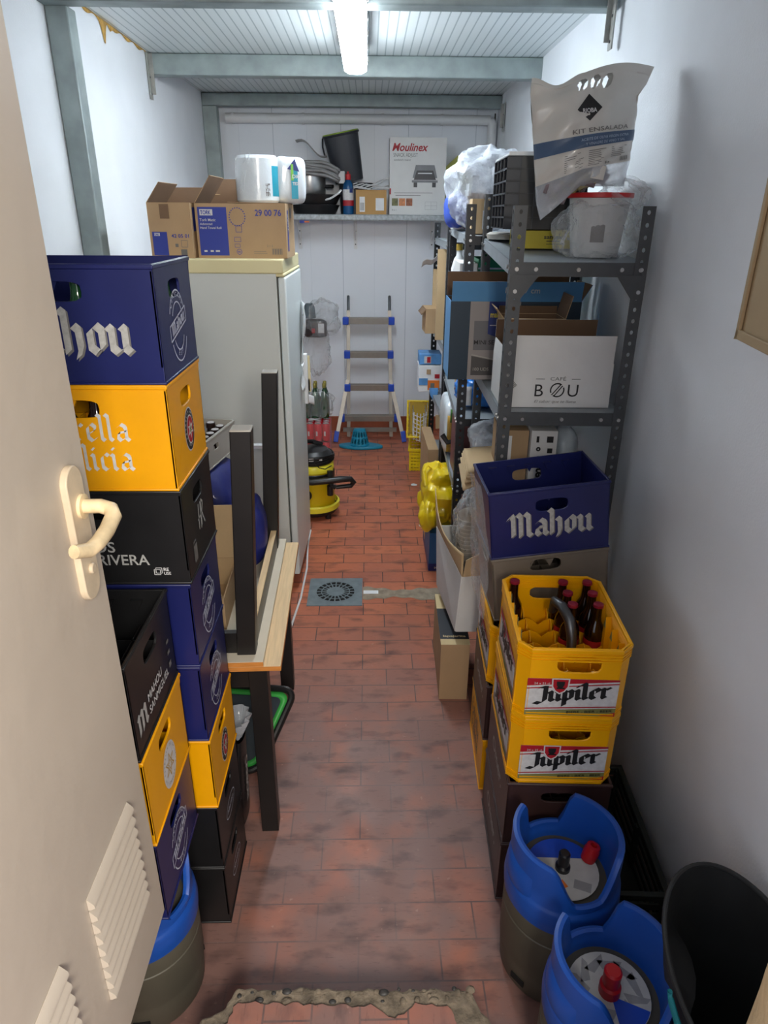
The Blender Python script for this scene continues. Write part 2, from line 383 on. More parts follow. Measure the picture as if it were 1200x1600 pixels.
def ribbed_material(name, base, dark, axis, pitch, width, seam=None):
    """panel with fine parallel grooves in object space"""
    m = bpy.data.materials.new(name); m.use_nodes = True; nt = m.node_tree; N = nt.nodes; L = nt.links; b = N['Principled BSDF']
    b.inputs['Roughness'].default_value = .35
    tc = N.new('ShaderNodeTexCoord'); sp = N.new('ShaderNodeSeparateXYZ'); L.new(tc.outputs['Object'], sp.inputs[0])
    def lines(p, w, off=0):
        a = N.new('ShaderNodeMath'); a.operation = 'ADD'; a.inputs[1].default_value = 100 + off; L.new(sp.outputs[axis], a.inputs[0])
        d = N.new('ShaderNodeMath'); d.operation = 'MODULO'; d.inputs[1].default_value = p; L.new(a.outputs[0], d.inputs[0])
        g = N.new('ShaderNodeMath'); g.operation = 'LESS_THAN'; g.inputs[1].default_value = w; L.new(d.outputs[0], g.inputs[0]); return g.outputs[0]
    x = N.new('ShaderNodeMix'); x.data_type = 'RGBA'; x.inputs[6].default_value = (*base, 1); x.inputs[7].default_value = (*dark, 1)
    f = lines(pitch, width)
    if seam:
        mm = N.new('ShaderNodeMath'); mm.operation = 'MAXIMUM'; L.new(f, mm.inputs[0]); L.new(lines(*seam), mm.inputs[1]); f = mm.outputs[0]
    L.new(f, x.inputs[0]); L.new(x.outputs[2], b.inputs['Base Color'])
    bp = N.new('ShaderNodeBump'); bp.inputs['Strength'].default_value = .6; bp.inputs['Distance'].default_value = .004; bp.invert = True
    L.new(f, bp.inputs['Height']); L.new(bp.outputs[0], b.inputs['Normal'])
    return m
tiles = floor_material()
ceilm = ribbed_material('ribbed_ceiling_panel', S(224, 232, 234), S(165, 180, 184), 0, .05, .007)
backm = ribbed_material('cold_room_panel', S(234, 239, 246), S(190, 198, 208), 0, .58, .005, seam=(.29, .0012, 0))
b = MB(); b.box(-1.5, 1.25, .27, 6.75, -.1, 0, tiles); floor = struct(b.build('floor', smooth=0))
b = MB(); b.box(-1.47, -1.365, .27, 6.75, -.1, 3.0, wallm); struct(b.build('wall_left', smooth=0))
b = MB(); b.box(-1.47, 1.3, 6.64, 6.75, -.1, 3.0, backm); struct(b.build('wall_back', smooth=0))
b = MB(); b.prism([(.865, .27), (.985, 2.45), (1.085, 3.9), (1.10, 6.7), (1.3, 6.7), (1.3, .27)], 3.1, wallm, (0, 0, -.1)); struct(b.build('wall_right', smooth=0))
b = MB(); b.box(-1.5, 1.3, .27, 6.75, 2.905, 3.0, ceilm); struct(b.build('ceiling', smooth=0))
# wall round the doorway the photographer stands in
b = MB(); b.box(-1.47, -.51, .27, .40, -.1, 3.0, wallm); b.box(.56, 1.3, .27, .40, -.1, 3.0, wallm); b.box(-.51, .56, .27, .40, 2.7, 3.0, wallm)
struct(b.build('wall_front', smooth=0))
jambm = mat('beige_plaster', S(196, 172, 132), .85, 0, .1, 14, .5, 45)
b = MB(); n = 60
def _jamb(i, j):
    z = 0.5 + 2.2 * j; r = .006 * math.sin(37 * z) + .005 * math.sin(91 * z + 1)
    pts = [(.405 + r, .27), (.405 + r, .42), (.42 + r, .452 + r), (.56, .46)]; k = i * 3; a = int(min(k, 2.999)); f = k - a
    p, q = pts[a], pts[a + 1]; return (p[0] + (q[0] - p[0]) * f, p[1] + (q[1] - p[1]) * f, z)
b.sheet(_jamb, 12, n, jambm); struct(b.build('trim_1', solid=.01))
# step below the doorway: tiled block with a broken mortar edge
stepm = mat('broken_mortar', S(120, 108, 92), .9, 0, .45, 30, .9, 60)
def jag(p, q, n, amp, seed):
    rnd = random.Random(seed); p, q = V(p), V(q); t = (q - p).normalized(); nn = V((-t.y, t.x)); return [tuple(p + (q - p) * (k / n) + nn * amp * rnd.uniform(-1, 1)) for k in range(n)]
_out = jag((.31, .45), (.312, 1.0), 8, .006, 1) + jag((.312, 1.0), (.262, 1.118), 7, .006, 2) + jag((.262, 1.118), (-.345, 1.135), 34, .006, 3) + jag((-.345, 1.135), (-.37, 1.085), 4, .004, 4) + jag((-.37, 1.085), (-.43, 1.06), 5, .005, 5) + jag((-.43, 1.06), (-.448, .45), 10, .006, 6)
stepm = mat('broken_mortar', S(128, 116, 98), .9, 0, .5, 34, 1.0, 55)
b = MB(); b.prism(_out, .150, stepm, (0, 0, .003)); struct(b.build('trim_2', smooth=0, bevel=.006))
_in = jag((.225, .45), (.222, 1.02), 8, .006, 11) + jag((.222, 1.02), (.195, 1.075), 5, .004, 12) + jag((.195, 1.075), (.115, 1.082), 6, .004, 17) + jag((.115, 1.082), (.06, 1.045), 5, .005, 13) + jag((.06, 1.045), (.0, 1.078), 4, .005, 18) + jag((.0, 1.078), (-.34, 1.092), 22, .006, 14) + jag((-.34, 1.092), (-.355, 1.045), 4, .004, 15) + jag((-.355, 1.045), (-.405, 1.025), 4, .004, 19) + jag((-.405, 1.025), (-.41, .45), 10, .005, 16)
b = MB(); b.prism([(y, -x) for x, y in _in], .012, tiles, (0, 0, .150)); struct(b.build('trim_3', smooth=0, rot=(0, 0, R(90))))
lump = mat('grey_lump', S(58, 56, 54), .5, 0, .3, 20)
b = MB(); rnd = random.Random(5)
for k in range(34):
    t = rnd.random(); x, y = (-.34 + .60 * t, 1.108 + rnd.uniform(-.018, .016)) if k < 34 else (.262 + rnd.uniform(-.03, .03), rnd.uniform(.80, 1.08)); r_ = rnd.uniform(.004, .011)
    b.lathe([(r_, 0), (r_ * .9, r_ * .35), (r_ * .4, r_ * .6), (0, r_ * .65)], lump if k % 3 == 0 else stepm, c=(x, y, .152), n=9, sx=rnd.uniform(.8, 1.6))
struct(b.build('trim_14', smooth=50))
landm = mat('landing_tile', S(140, 90, 74), .6, 0, .1, 6)
b = MB(); b.box(-.9, .9, -1.4, .27, -.1, .54, landm); struct(b.build('trim_4', smooth=0))
skirt = mat('terracotta_skirting', S(150, 78, 52), .5, 0, .12, 8)
b = MB(); b.box(-1.36, 1.09, 6.622, 6.64, 0, .145, skirt); struct(b.build('baseboard_back', smooth=0))
# galvanised frame: three portals of square tube
b = MB(); b.box(-1.364, -1.27, 3.5, 3.6, 0, 2.8, galv); struct(b.build('trim_5', bevel=.006))
b = MB(); b.box(-1.364, 1.04, 3.42, 3.52, 2.795, 2.9, galv); struct(b.build('trim_6', bevel=.006))
b = MB(); b.box(-1.364, 1.10, 5.0, 5.1, 2.787, 2.903, galv); struct(b.build('trim_7', bevel=.006))
b = MB(); b.box(-1.364, 1.10, 6.46, 6.55, 2.808, 2.9, galv); struct(b.build('trim_8', bevel=.006))
b = MB(); b.box(-1.364, -1.245, 6.46, 6.55, 0, 2.808, galv); struct(b.build('trim_9', bevel=.006))
def hang(name, x, y, z0, z1, face):
    b = MB(); b.box(x, x + .006, y, y + .05, z0, z1, galv_thin); b.box(x - .02 if face < 0 else x, x + .006 if face < 0 else x + .026, y + .044, y + .05, z0 + .03, z1, galv_thin)
    for z in (z0 + .03, z0 + .12): b.cyl((x - .003, y + .025, z), (x + .009, y + .025, z), .006, chrome_dark, n=8)
    return struct(b.build(name))
hang('trim_10', -1.36, 4.95, 2.65, 2.9, 1); hang('trim_11', 1.012, 3.36, 2.64, 2.9, -1); hang('trim_12', 1.083, 6.24, 2.62, 2.82, -1)
foam = mat('yellow_foam', S(190, 150, 80), .9, 0, .3, 30, .8, 40)
b = MB()
def _foam(i, j):
    y = 3.75 + 1.3 * i; d = .012 + .008 * math.sin(40 * i) + .09 * math.exp(-((i - .37) / .025) ** 2) + .025 * math.exp(-((i - .45) / .02) ** 2)
    return (-1.362 + .004 * math.sin(math.pi * j), y, 2.905 - d * j)
b.sheet(_foam, 80, 3, foam); struct(b.build('trim_13'))
# white drain pipe along the top of the back wall with an elbow
b = MB(); b.tube([(-1.2, 6.59, 2.735), (1.03, 6.59, 2.735)], .038, white_p, 14); b.tube([(1.03, 6.59, 2.735), (1.05, 6.59, 2.70), (1.05, 6.59, 2.45)], .04, white_p, 14)
for x in (-1.14, -.55, .12, .62): b.cyl((x - .012, 6.59, 2.735), (x + .012, 6.59, 2.735), .043, white_p)
o = b.build('drain_pipe'); tag(o, 'white plastic drain pipe running along the top of the back wall', 'pipe')
b = MB(); b.tube([(1.075, 6.62, 2.79), (1.078, 6.625, 2.6), (1.072, 6.628, 2.4), (1.076, 6.63, 2.1)], .006, blackp, 6)
tag(b.build('cable'), 'thin black cable hanging down the back right corner by the white pipe elbow', 'cable')

# ---------------------------------------------------------------- ceiling lamp
lamp = thing('ceiling_lamp', 'long lit white fluorescent batten hanging under the ribbed ceiling', 'lamp', (-.075, 3.98, 2.748))
lens = emis('lamp_diffuser', (.86, .94, 1.0), LAMP_STRENGTH)
def capsule(w, L, n=8):
    r = w / 2; pts = []
    for k in range(n + 1): a = math.pi * k / n; pts.append((r * math.cos(a), L / 2 - r + r * math.sin(a)))
    for k in range(n + 1): a = math.pi + math.pi * k / n; pts.append((r * math.cos(a), -L / 2 + r + r * math.sin(a)))
    return pts
b = MB(); b.prism(capsule(.128, 1.42), .032, lens, (0, 0, .008)); b.prism(capsule(.10, 1.39), .008, lens, (0, 0, 0)); b.build('diffuser', lamp, bevel=.005)
b = MB(); b.prism(capsule(.14, 1.45), .058, white_p, (0, 0, .040)); b.build('housing', lamp, bevel=.004)
for y in (-.5, .5):
    b = MB(); b.box(-.03, .03, y - .02, y + .02, .098, .155, galv_thin)
    b.build('bracket', lamp)
for y in (-.6, -.3, 0, .3, .6):
    for s in (-1, 1): b = MB(); b.box(s * .07 - .006, s * .07 + .006, y - .015, y + .015, .05, .072, steel); b.build('clip', lamp)
b = MB(); b.tube([(-.01, -.72, .09), (-.02, -.76, .05), (-.06, -.75, .03), (-.08, -.72, .06), (-.06, -.70, .13)], .006, chrome_dark, 8); b.build('cable', lamp)

# ---------------------------------------------------------------- door, open inwards on the left
doorm = mat('beige_door_paint', S(196, 184, 168), .45, 0, .04, 3, .12, 18)
plate_m = mat('cream_chipped_paint', S(212, 194, 166), .4, 0, .12, 25)
b = MB(); b.box(-.50, -.46, .30, 1.05, .57, 2.72, doorm); door = struct(b.build('door_1', bevel=.004))
def vent(z0, z1, y0, y1):
    b = MB(); n = 9
    for k in range(n):
        z = z0 + (z1 - z0) * (k + .5) / n; h = (z1 - z0) / n
        b.prism([(0, -h * .46), (.003, -h * .46), (.012, -h * .30), (.011, -h * .05), (.001, h * .40), (0, h * .40)], y1 - y0, doorm, (-.4595, y1, z), (1, 0, 0), (0, 0, 1))
    return b.build('vent_slats', door)
vent(.725, .985, .765, .965); vent(.725, .985, .52, .66)
b = MB(); pl = []
for k in range(13): a = math.pi * k / 12; pl.append((.029 * math.cos(a), .085 + .029 * math.sin(a)))
for k in range(13): a = math.pi + math.pi * k / 12; pl.append((.029 * math.cos(a), -.085 + .029 * math.sin(a)))
b.prism(pl, .012, plate_m, (-.461, .977, 1.535), (0, 1, 0), (0, 0, 1)); b.cyl((-.450, .977, 1.475), (-.443, .977, 1.475), .009, plate_m, n=14)
hp = b.build('handle_plate', door, bevel=.002)
lever_m = mat('chipped_cream_lever', S(222, 200, 160), .4, 0, .35, 22)
b = MB(); b.cyl((-.45, .985, 1.58), (-.444, .985, 1.58), .02, lever_m)
b.tube([(-.448, .985, 1.58), (-.42, .986, 1.58), (-.402, .98, 1.577), (-.394, .965, 1.572), (-.395, .935, 1.562), (-.398, .905, 1.556), (-.402, .88, 1.556), (-.412, .855, 1.566)], [.0115, .0115, .012, .0125, .012, .0115, .011, .010], lever_m, 12)
b.build('lever', door)
b = MB()
for z in (.95, 2.3): b = MB(); b.cyl((-.455, .30, z - .05), (-.455, .30, z + .05), .009, galv_thin, n=10); b.build('hinge', door)

# ---------------------------------------------------------------- floor drain and small marks on the tiles
drain_m = mat('drain_cast_grey', S(122, 134, 140), .5, .3, .15, 20)
dr = thing('floor_drain', 'square grey floor drain with a round slotted grate in the aisle tiles', 'drain', (-.197, 3.42, 0))
b = MB(); hole_m = mat('drain_void', (.004, .004, .004), .9)
def annulus_plate(b, half, r, m, z0, z1, n=48):
    vs = []; f = []
    for k in range(n):
        a = 2 * math.pi * k / n; c, s_ = math.cos(a), math.sin(a); q = half / max(abs(c), abs(s_))
        vs += [(q * c, q * s_, z1), (r * c, r * s_, z1), (q * c, q * s_, z0), (r * c, r * s_, z0)]
    for k in range(n):
        i, j = 4 * k, 4 * ((k + 1) % n); f += [(i, j, j + 1, i + 1), (i, i + 2, j + 2, j), (i + 1, j + 1, j + 3, i + 3)]
    b.mesh(vs, f, m)
annulus_plate(b, .155, .118, drain_m, 0, .004); b.build('frame', dr)
b = MB(); b.disc((0, 0, .0008), .118, hole_m, 40); b.build('sump', dr)
b = MB()
def ringz(b, r0, r1, z, m, n=48): b.lathe([(r0, z), (r1, z), (r1, z - .003), (r0, z - .003), (r0, z)], m, n=n)
ringz(b, .109, .1175, .0045, drain_m); ringz(b, .078, .083, .0045, drain_m); b.lathe([(0, .0045), (.052, .0045), (.052, .0015)], drain_m, n=40)
for k in range(20):
    a = 2 * math.pi * k / 20; c, s_ = math.cos(a), math.sin(a)
    b.bar((.05 * c, .05 * s_, .003), (.110 * c, .110 * s_, .003), .007, .003, drain_m)
b.build('grate', dr)
cem = mat('cement_patch', S(150, 136, 118), .85, 0, .25, 22, .3, 60)
b = MB()
def _cem(i, j):
    x = -.04 + .50 * i; w = .055 + .014 * math.sin(9 * i + 1) + .008 * math.sin(31 * i); return (x, 3.405 - .02 * i + (j - .5) * 2 * w, .0016)
b.sheet(_cem, 40, 4, cem); o = b.build('cement_strip'); tag(o, 'grey cement repair strip in the tiles right of the drain', 'cement strip')
b = MB(); b.box(-.036, .05, 3.395, 3.43, .002, .0035, paper); tag(b.build('paper_strip'), 'small white paper strip lying on the cement right beside the drain', 'paper')
def scrap(x, y, s, m, label, name='paper_scrap', cat='litter'):
    b = MB(); pts = [(x + s * math.cos(a) * random.uniform(.5, 1), y + s * math.sin(a) * random.uniform(.4, .9)) for a in [k * 2 * math.pi / 8 for k in range(8)]]
    b.prism(pts, .002, m, (0, 0, .0005)); tag(b.build(name), label, cat)
leafg = mat('pale_green_scrap', S(176, 196, 92), .6)
scrap(.385, 3.93, .022, leafg, 'tiny pale green scrap on the aisle tiles near the open carton')
scrap(.365, 4.33, .03, paper, 'crumpled white scrap on the tiles beside the blue box')
scrap(.36, 5.12, .035, paper, 'torn pale scrap on the tiles left of the yellow bag')

# ---------------------------------------------------------------- crates
def hole_panel(b, o, u, v, nrm, Wd, Hh, holes, t, m):
    """panel in the (u,v) plane with rounded slots; holes = (cx, cz, half width, half height) side by side share equal strips"""
    o, u, v, nrm = V(o), V(u), V(v), V(nrm)
    if not holes:
        c = [o, o + u * Wd, o + u * Wd + v * Hh, o + v * Hh]; b.hexa([c[0], c[1], c[1] - nrm * t, c[0] - nrm * t, c[3], c[2], c[2] - nrm * t, c[3] - nrm * t], m); return
    cx, cz, hw, hh = holes[0]
    n = 32; ang = sorted([2 * math.pi * k / n for k in range(n)] + [math.atan2(y - cz, x - cx) % (2 * math.pi) for x in (0, Wd) for y in (0, Hh)])
    inn, out = [], []
    for a in ang:
        c, s = math.cos(a), math.sin(a); e = 4.0
        q = (abs(c / hw) ** e + abs(s / hh) ** e) ** (-1 / e); inn.append((cx + q * c, cz + q * s))
        tx = ((Wd - cx) / c if c > 1e-9 else (-cx / c if c < -1e-9 else 1e9)); ty = ((Hh - cz) / s if s > 1e-9 else (-cz / s if s < -1e-9 else 1e9))
        q = min(tx, ty); out.append((cx + q * c, cz + q * s))
    P = lambda p, d: o + u * p[0] + v * p[1] - nrm * d
    k = len(ang); vs = [P(p, 0) for p in inn] + [P(p, 0) for p in out] + [P(p, t) for p in inn] + [P(p, t) for p in out]; f = []
    for i in range(k):
        j = (i + 1) % k; f += [(i, j, k + j, k + i), (2 * k + i, 3 * k + i, 3 * k + j, 2 * k + j), (i, 2 * k + i, 2 * k + j, j), (k + i, k + j, 3 * k + j, 3 * k + i)]
    b.mesh(vs, f, m)
EPS = .0009
FACES = lambda w, d: {'front': ((-w / 2, -d / 2 - EPS, 0), (1, 0, 0), (0, 0, 1)), 'right': ((w / 2 + EPS, -d / 2, 0), (0, 1, 0), (0, 0, 1)), 'left': ((-w / 2 - EPS, d / 2, 0), (0, -1, 0), (0, 0, 1)), 'top': None}
def put_prints(t, prints, w, d):
    for face, nm, layers in prints:
        b = MB(); o, u, v = FACES(w, d)[face]; nrm = V(u).cross(V(v))
        for k, (polys, m) in enumerate(layers): b.flat(polys, m, V(o) + nrm * (.0005 * k), u, v)
        b.build(nm, t, merge=False, smooth=0)
def crate(label, loc, m, w=.40, d=.29, h=.2385, rz=0, prints=(), fh=(.5, .78, .055, .019), sh=(.5, .76, .045, .019), cells=(6, 4), cellh=.5, group=None, inner=None, tilt=0):
    """bottle crate: body with grip slots, raised rim, ribs inside and a grid of cells. Origin bottom centre"""
    t = thing('beer_crate', label, 'crate', loc, rz, group, (0, tilt, rz))
    b = MB(); tk = .006
    hole_panel(b, (-w / 2, -d / 2, 0), (1, 0, 0), (0, 0, 1), (0, -1, 0), w, h, [(w * fh[0], h * fh[1], fh[2], fh[3])], tk, m)
    hole_panel(b, (w / 2, d / 2, 0), (-1, 0, 0), (0, 0, 1), (0, 1, 0), w, h, [(w * fh[0], h * fh[1], fh[2], fh[3])], tk, m)
    hole_panel(b, (w / 2, -d / 2, 0), (0, 1, 0), (0, 0, 1), (1, 0, 0), d, h, [(d * sh[0], h * sh[1], sh[2], sh[3])], tk, m)
    hole_panel(b, (-w / 2, d / 2, 0), (0, -1, 0), (0, 0, 1), (-1, 0, 0), d, h, [(d * sh[0], h * sh[1], sh[2], sh[3])], tk, m)
    b.box(-w / 2 + tk, w / 2 - tk, -d / 2 + tk, d / 2 - tk, .004, .012, m); b.build('body', t, bevel=.003)
    e = .003                                                            # lip round the top and the foot
    for z0, z1 in ((h - .010, h - .001), (.0, .006)):
        b = MB()
        b.box(-w / 2 - e, w / 2 + e, -d / 2 - e, -d / 2 + .004, z0, z1, m); b.box(-w / 2 - e, w / 2 + e, d / 2 - .004, d / 2 + e, z0, z1, m)
        b.box(-w / 2 - e, -w / 2 + .004, -d / 2, d / 2, z0, z1, m); b.box(w / 2 - .004, w / 2 + e, -d / 2, d / 2, z0, z1, m); b.build('rim' if z0 > .01 else 'foot_rim', t, bevel=.002)
    b = MB(); nx, ny = cells
    for k in range(1, nx): x = -w / 2 + w * k / nx; b.box(x - .0015, x + .0015, -d / 2 + tk, d / 2 - tk, .012, h * cellh, m)
    for k in range(1, ny): y = -d / 2 + d * k / ny; b.box(-w / 2 + tk, w / 2 - tk, y - .0015, y + .0015, .012, h * cellh, m)
    for k in range(nx):                                                  # wedge ribs on the long inner walls
        x = -w / 2 + w * (k + 0) / nx
        if k:
            for s in (-1, 1): b.prism([(-.014, h - .022), (.014, h - .022), (0, h - .05)], .010, m, (x, (d / 2 - .006) if s > 0 else (-d / 2 + .016), 0), (1, 0, 0), (0, 0, 1))
    b.build('divider_grid', t, smooth=0)
    put_prints(t, prints, w, d)
    return t
def mahou_word(width):
    p, w = nib('Mahou', 1.0, .30, 40); xs = [q[0] for a in p for q in a]; k = width / (max(xs) - min(xs)); return [[((q[0] - min(xs)) * k, q[1] * k) for q in a] for a in p]
def mahou_front(w, h, z=.28, width=.26, cx=None):
    p = mahou_word(width); x0 = (cx if cx else w / 2) - width / 2
    return ('front', 'lettering', [(shift(p, x0 + .0035, h * z - .0035), grey_ink), (shift(p, x0, h * z), silver_ink)])
def mahou_emblem(h, d, cz=.40, face='right', m=None):
    m = m or line_ink; r = .066; cx, cy = d / 2, h * cz; P = []
    P += ring2d(r, r * 1.18, .0034, 44, 25, 155); P += ring2d(r, r * 1.18, .0034, 44, 205, 335)
    P += ring2d(r * .70, r * .80, .0028, 40, 30, 150); P += ring2d(r * .70, r * .80, .0028, 40, 210, 330)
    P += arc_text('CERVEZAS', r * .84, .017, 90, 108, r * .98); P += arc_text('ESP', r * .84, .017, 270, 50, r * .98, flip=True)
    q = [(-r * 1.02, -.026), (r * 1.02, .004), (r * 1.02, .036), (-r * 1.02, .006)]
    P += pline2d(q, .0034, True)
    wd = mahou_word(r * 1.75); P += [[(a - r * .88, b * .78 - .020 + (a) * .24) for a, b in k] for k in wd]
    return (face, 'emblem', [(shift(P, cx, cy), m)])
def round_badge(h, d, cz=.40, face='right', kind='red', r=.042):
    cx, cy = d / 2, h * cz; L = []; k = 1.25
    if kind == 'red':
        L.append((shift(disc2d(r, r * k), cx, cy), white_ink)); L.append((shift(disc2d(r * .94, r * .94 * k), cx, cy), black_ink))
        L.append((shift(arc_text('ESTRELLA GALICIA', r * .76, .010, 90, 230, r * .76 * k) + arc_text('DESDE', r * .78, .009, 270, 70, r * .78 * k, True), cx, cy), white_ink))
        L.append((shift(disc2d(r * .66, r * .66 * k), cx, cy), white_ink)); L.append((shift(disc2d(r * .60, r * .60 * k), cx, cy), red_ink))
        L.append((shift(star2d(r * .55, r * .24, 6)[0], cx, cy), white_ink)); L.append((shift(star2d(r * .30, r * .12, 6)[0], cx, cy), olive_ink))
    else:
        L.append((shift(disc2d(r, r * k), cx, cy), white_ink)); gold = mat('gold_print', S(190, 150, 60), .5)
        s, c = star2d(r * .66, r * .27, 6); L.append((shift(pline2d(c, .003, True) + pline2d([(x * .5, y * .5) for x, y in c], .002, True), cx, cy), gold))
        L.append((shift(arc_text('LA ESTRELLA DE GALICIA', r * .80, .009, 90, 250, r * .8 * k) + arc_text('CERVEZA', r * .82, .009, 270, 80, r * .82 * k, True), cx, cy), grey_ink))
    return (face, 'badge', L)
# --- bottles
def bottle(label, loc, glass, cap, h=.235, r=.030, group=None, labelm=None, cat='bottle', capr=.0145):
    t = thing('beer_bottle', label, cat, loc, random.uniform(0, 6), group)
    b = MB(); b.lathe([(0, 0), (r * .9, 0), (r, .006), (r, h * .55), (r * .92, h * .62), (r * .5, h * .74), (r * .44, h * .80), (r * .42, h * .97), (0, h * .97)], glass, n=16); b.build('glass', t)
    b = MB(); b.lathe([(capr, h * .955), (capr * 1.02, h * .96), (capr * .95, h * .995), (capr * .7, h), (0, h)], cap, n=16); b.build('cap', t)
    if labelm:
        b = MB(); b.lathe([(r * 1.01, h * .22), (r * 1.01, h * .48)], labelm, n=16); b.build('label', t)
    return t

# --- tall stack behind the door, bottom to top
AX, AY = -.63, 1.567; AH = .2385
oval = ('right', 'emblem', [(shift(ring2d(.058, .03, .0025) + shift(fit_text('Alhambra', .08, .005, .020), -.04, -.006), .145, .10), line_ink)])
crate('black beer crate lowest in the tall crate stack, standing on the tiles', (AX, AY, 0), blackp, prints=[oval])
crate('black beer crate second from the floor under the yellow one in the tall stack', (AX, AY, AH), blackp, prints=[oval])
crate('yellow beer crate low in the tall stack between a blue crate and a black one', (AX + .003, AY, 2 * AH), yel_p, prints=[round_badge(AH, .29)])
crate('navy blue beer crate resting on the low yellow crate of the tall stack', (AX, AY, 3 * AH), blue_p, prints=[mahou_front(.4, AH), mahou_emblem(AH, .29)])
crate('navy blue beer crate under the black crate in the middle of the tall stack', (AX + .002, AY, 4 * AH), blue_p, prints=[mahou_front(.4, AH), mahou_emblem(AH, .29)])
hr = [('front', 'lettering', [(shift(fit_text('HIJOS', .10, .012, .038), .135, .085) + shift(fit_text('DE RIVERA', .175, .012, .038), .135, .052), silver_ink),
      (shift(pline2d([(0, 0), (.014, 0), (.014, .014), (0, .014)], .0016, True) + pline2d([(.004, .004), (.018, .004), (.018, .018), (.004, .018)], .0016, True) + shift(text2d('RE', .012, .02), .022, .010) + shift(text2d('USE', .010, .02), .022, .0), .318, .026), white_ink)]),
      ('right', 'emblem', [(pline2d([(.125, .085), (.132, .15)], .006) + pline2d([(.145, .080), (.15, .15)], .006) + pline2d([(.118, .112), (.16, .118)], .005) + pline2d([(.152, .085), (.158, .152), (.175, .140), (.16, .118), (.182, .082)], .006), silver_ink),
      (rect2d(.052, .082, .028, .072) + rect2d(.052, .078, .078, .083), grey_ink)])]
crate('black beer crate with white capital lettering in the upper half of the tall stack', (AX + .006, AY, 5 * AH), blackp, prints=hr)
_e, _ew = nib('Estrella', .041, .22); _g, _gw = nib('Galicia', .041, .22)
crate('yellow beer crate with white gothic lettering second from the top of the tall stack', (AX + .002, AY, 6 * AH), yel_p, w=.402, d=.292, prints=[('front', 'lettering', [(shift(_e, .316 - _ew, .115) + shift(_g, .316 - _gw, .048), white_ink)]), round_badge(AH, .29, .42)])
crate('navy blue beer crate on top of the tall stack behind the door', (AX + .004, AY, 7 * AH), blue_p, prints=[mahou_front(.4, AH, .27, .28, .205), mahou_emblem(AH, .29, .42)])
capg = mat('gold_cap', S(150, 140, 70), .3, .6)
for k, (x, y) in enumerate([(AX + .004 - .1667 + .0667 * q, AY - .1087) for q in range(5)] + [(AX + .004 + .1667, AY - .0362), (AX + .004 + .1667, AY + .0362)]):
    bottle('green glass bottle seen through the slots of the top blue crate of the tall stack', (x, y, 7 * AH + .0125), glass_g, capg, .215, .03, 'bottles in the top blue crate')
for k, (x, y) in enumerate([(AX + .002 - .1667 + .067 * q, AY - .1095) for q in range(4)]):
    bottle('dark bottle seen through the slot of the upper yellow crate of the tall stack', (x, y, 6 * AH + .0125), glass_b, capg, .215, .03, 'bottles in the upper yellow crate')
# --- short stack nearest the door, standing on a keg
BX, BY = -.675, 1.24
sm = [('right', 'lettering', [(shift(nib('m', .052, .30)[0], .022, .045), silver_ink), (shift(fit_text('MAHOU', .10, .016, .028), .092, .080) + shift(fit_text('SANMIGUEL', .145, .010, .028), .092, .048), white_ink), (rect2d(.245, .262, .055, .07) + rect2d(.245, .262, .09, .10) + rect2d(.245, .262, .12, .128), grey_ink)])]
crate('navy blue beer crate standing on the grey keg by the door', (BX, BY, .482), blue_p, d=.30, prints=[mahou_emblem(AH, .30, .38)])
crate('yellow beer crate with a white star badge in the short stack by the door', (BX + .003, BY, .482 + AH), yel_p, d=.30, prints=[round_badge(AH, .30, .38, kind='white', r=.048)])
crate('open black beer crate on top of the short stack by the door', (BX, BY, .482 + 2 * AH), blackp, d=.30, prints=sm, cellh=.62)

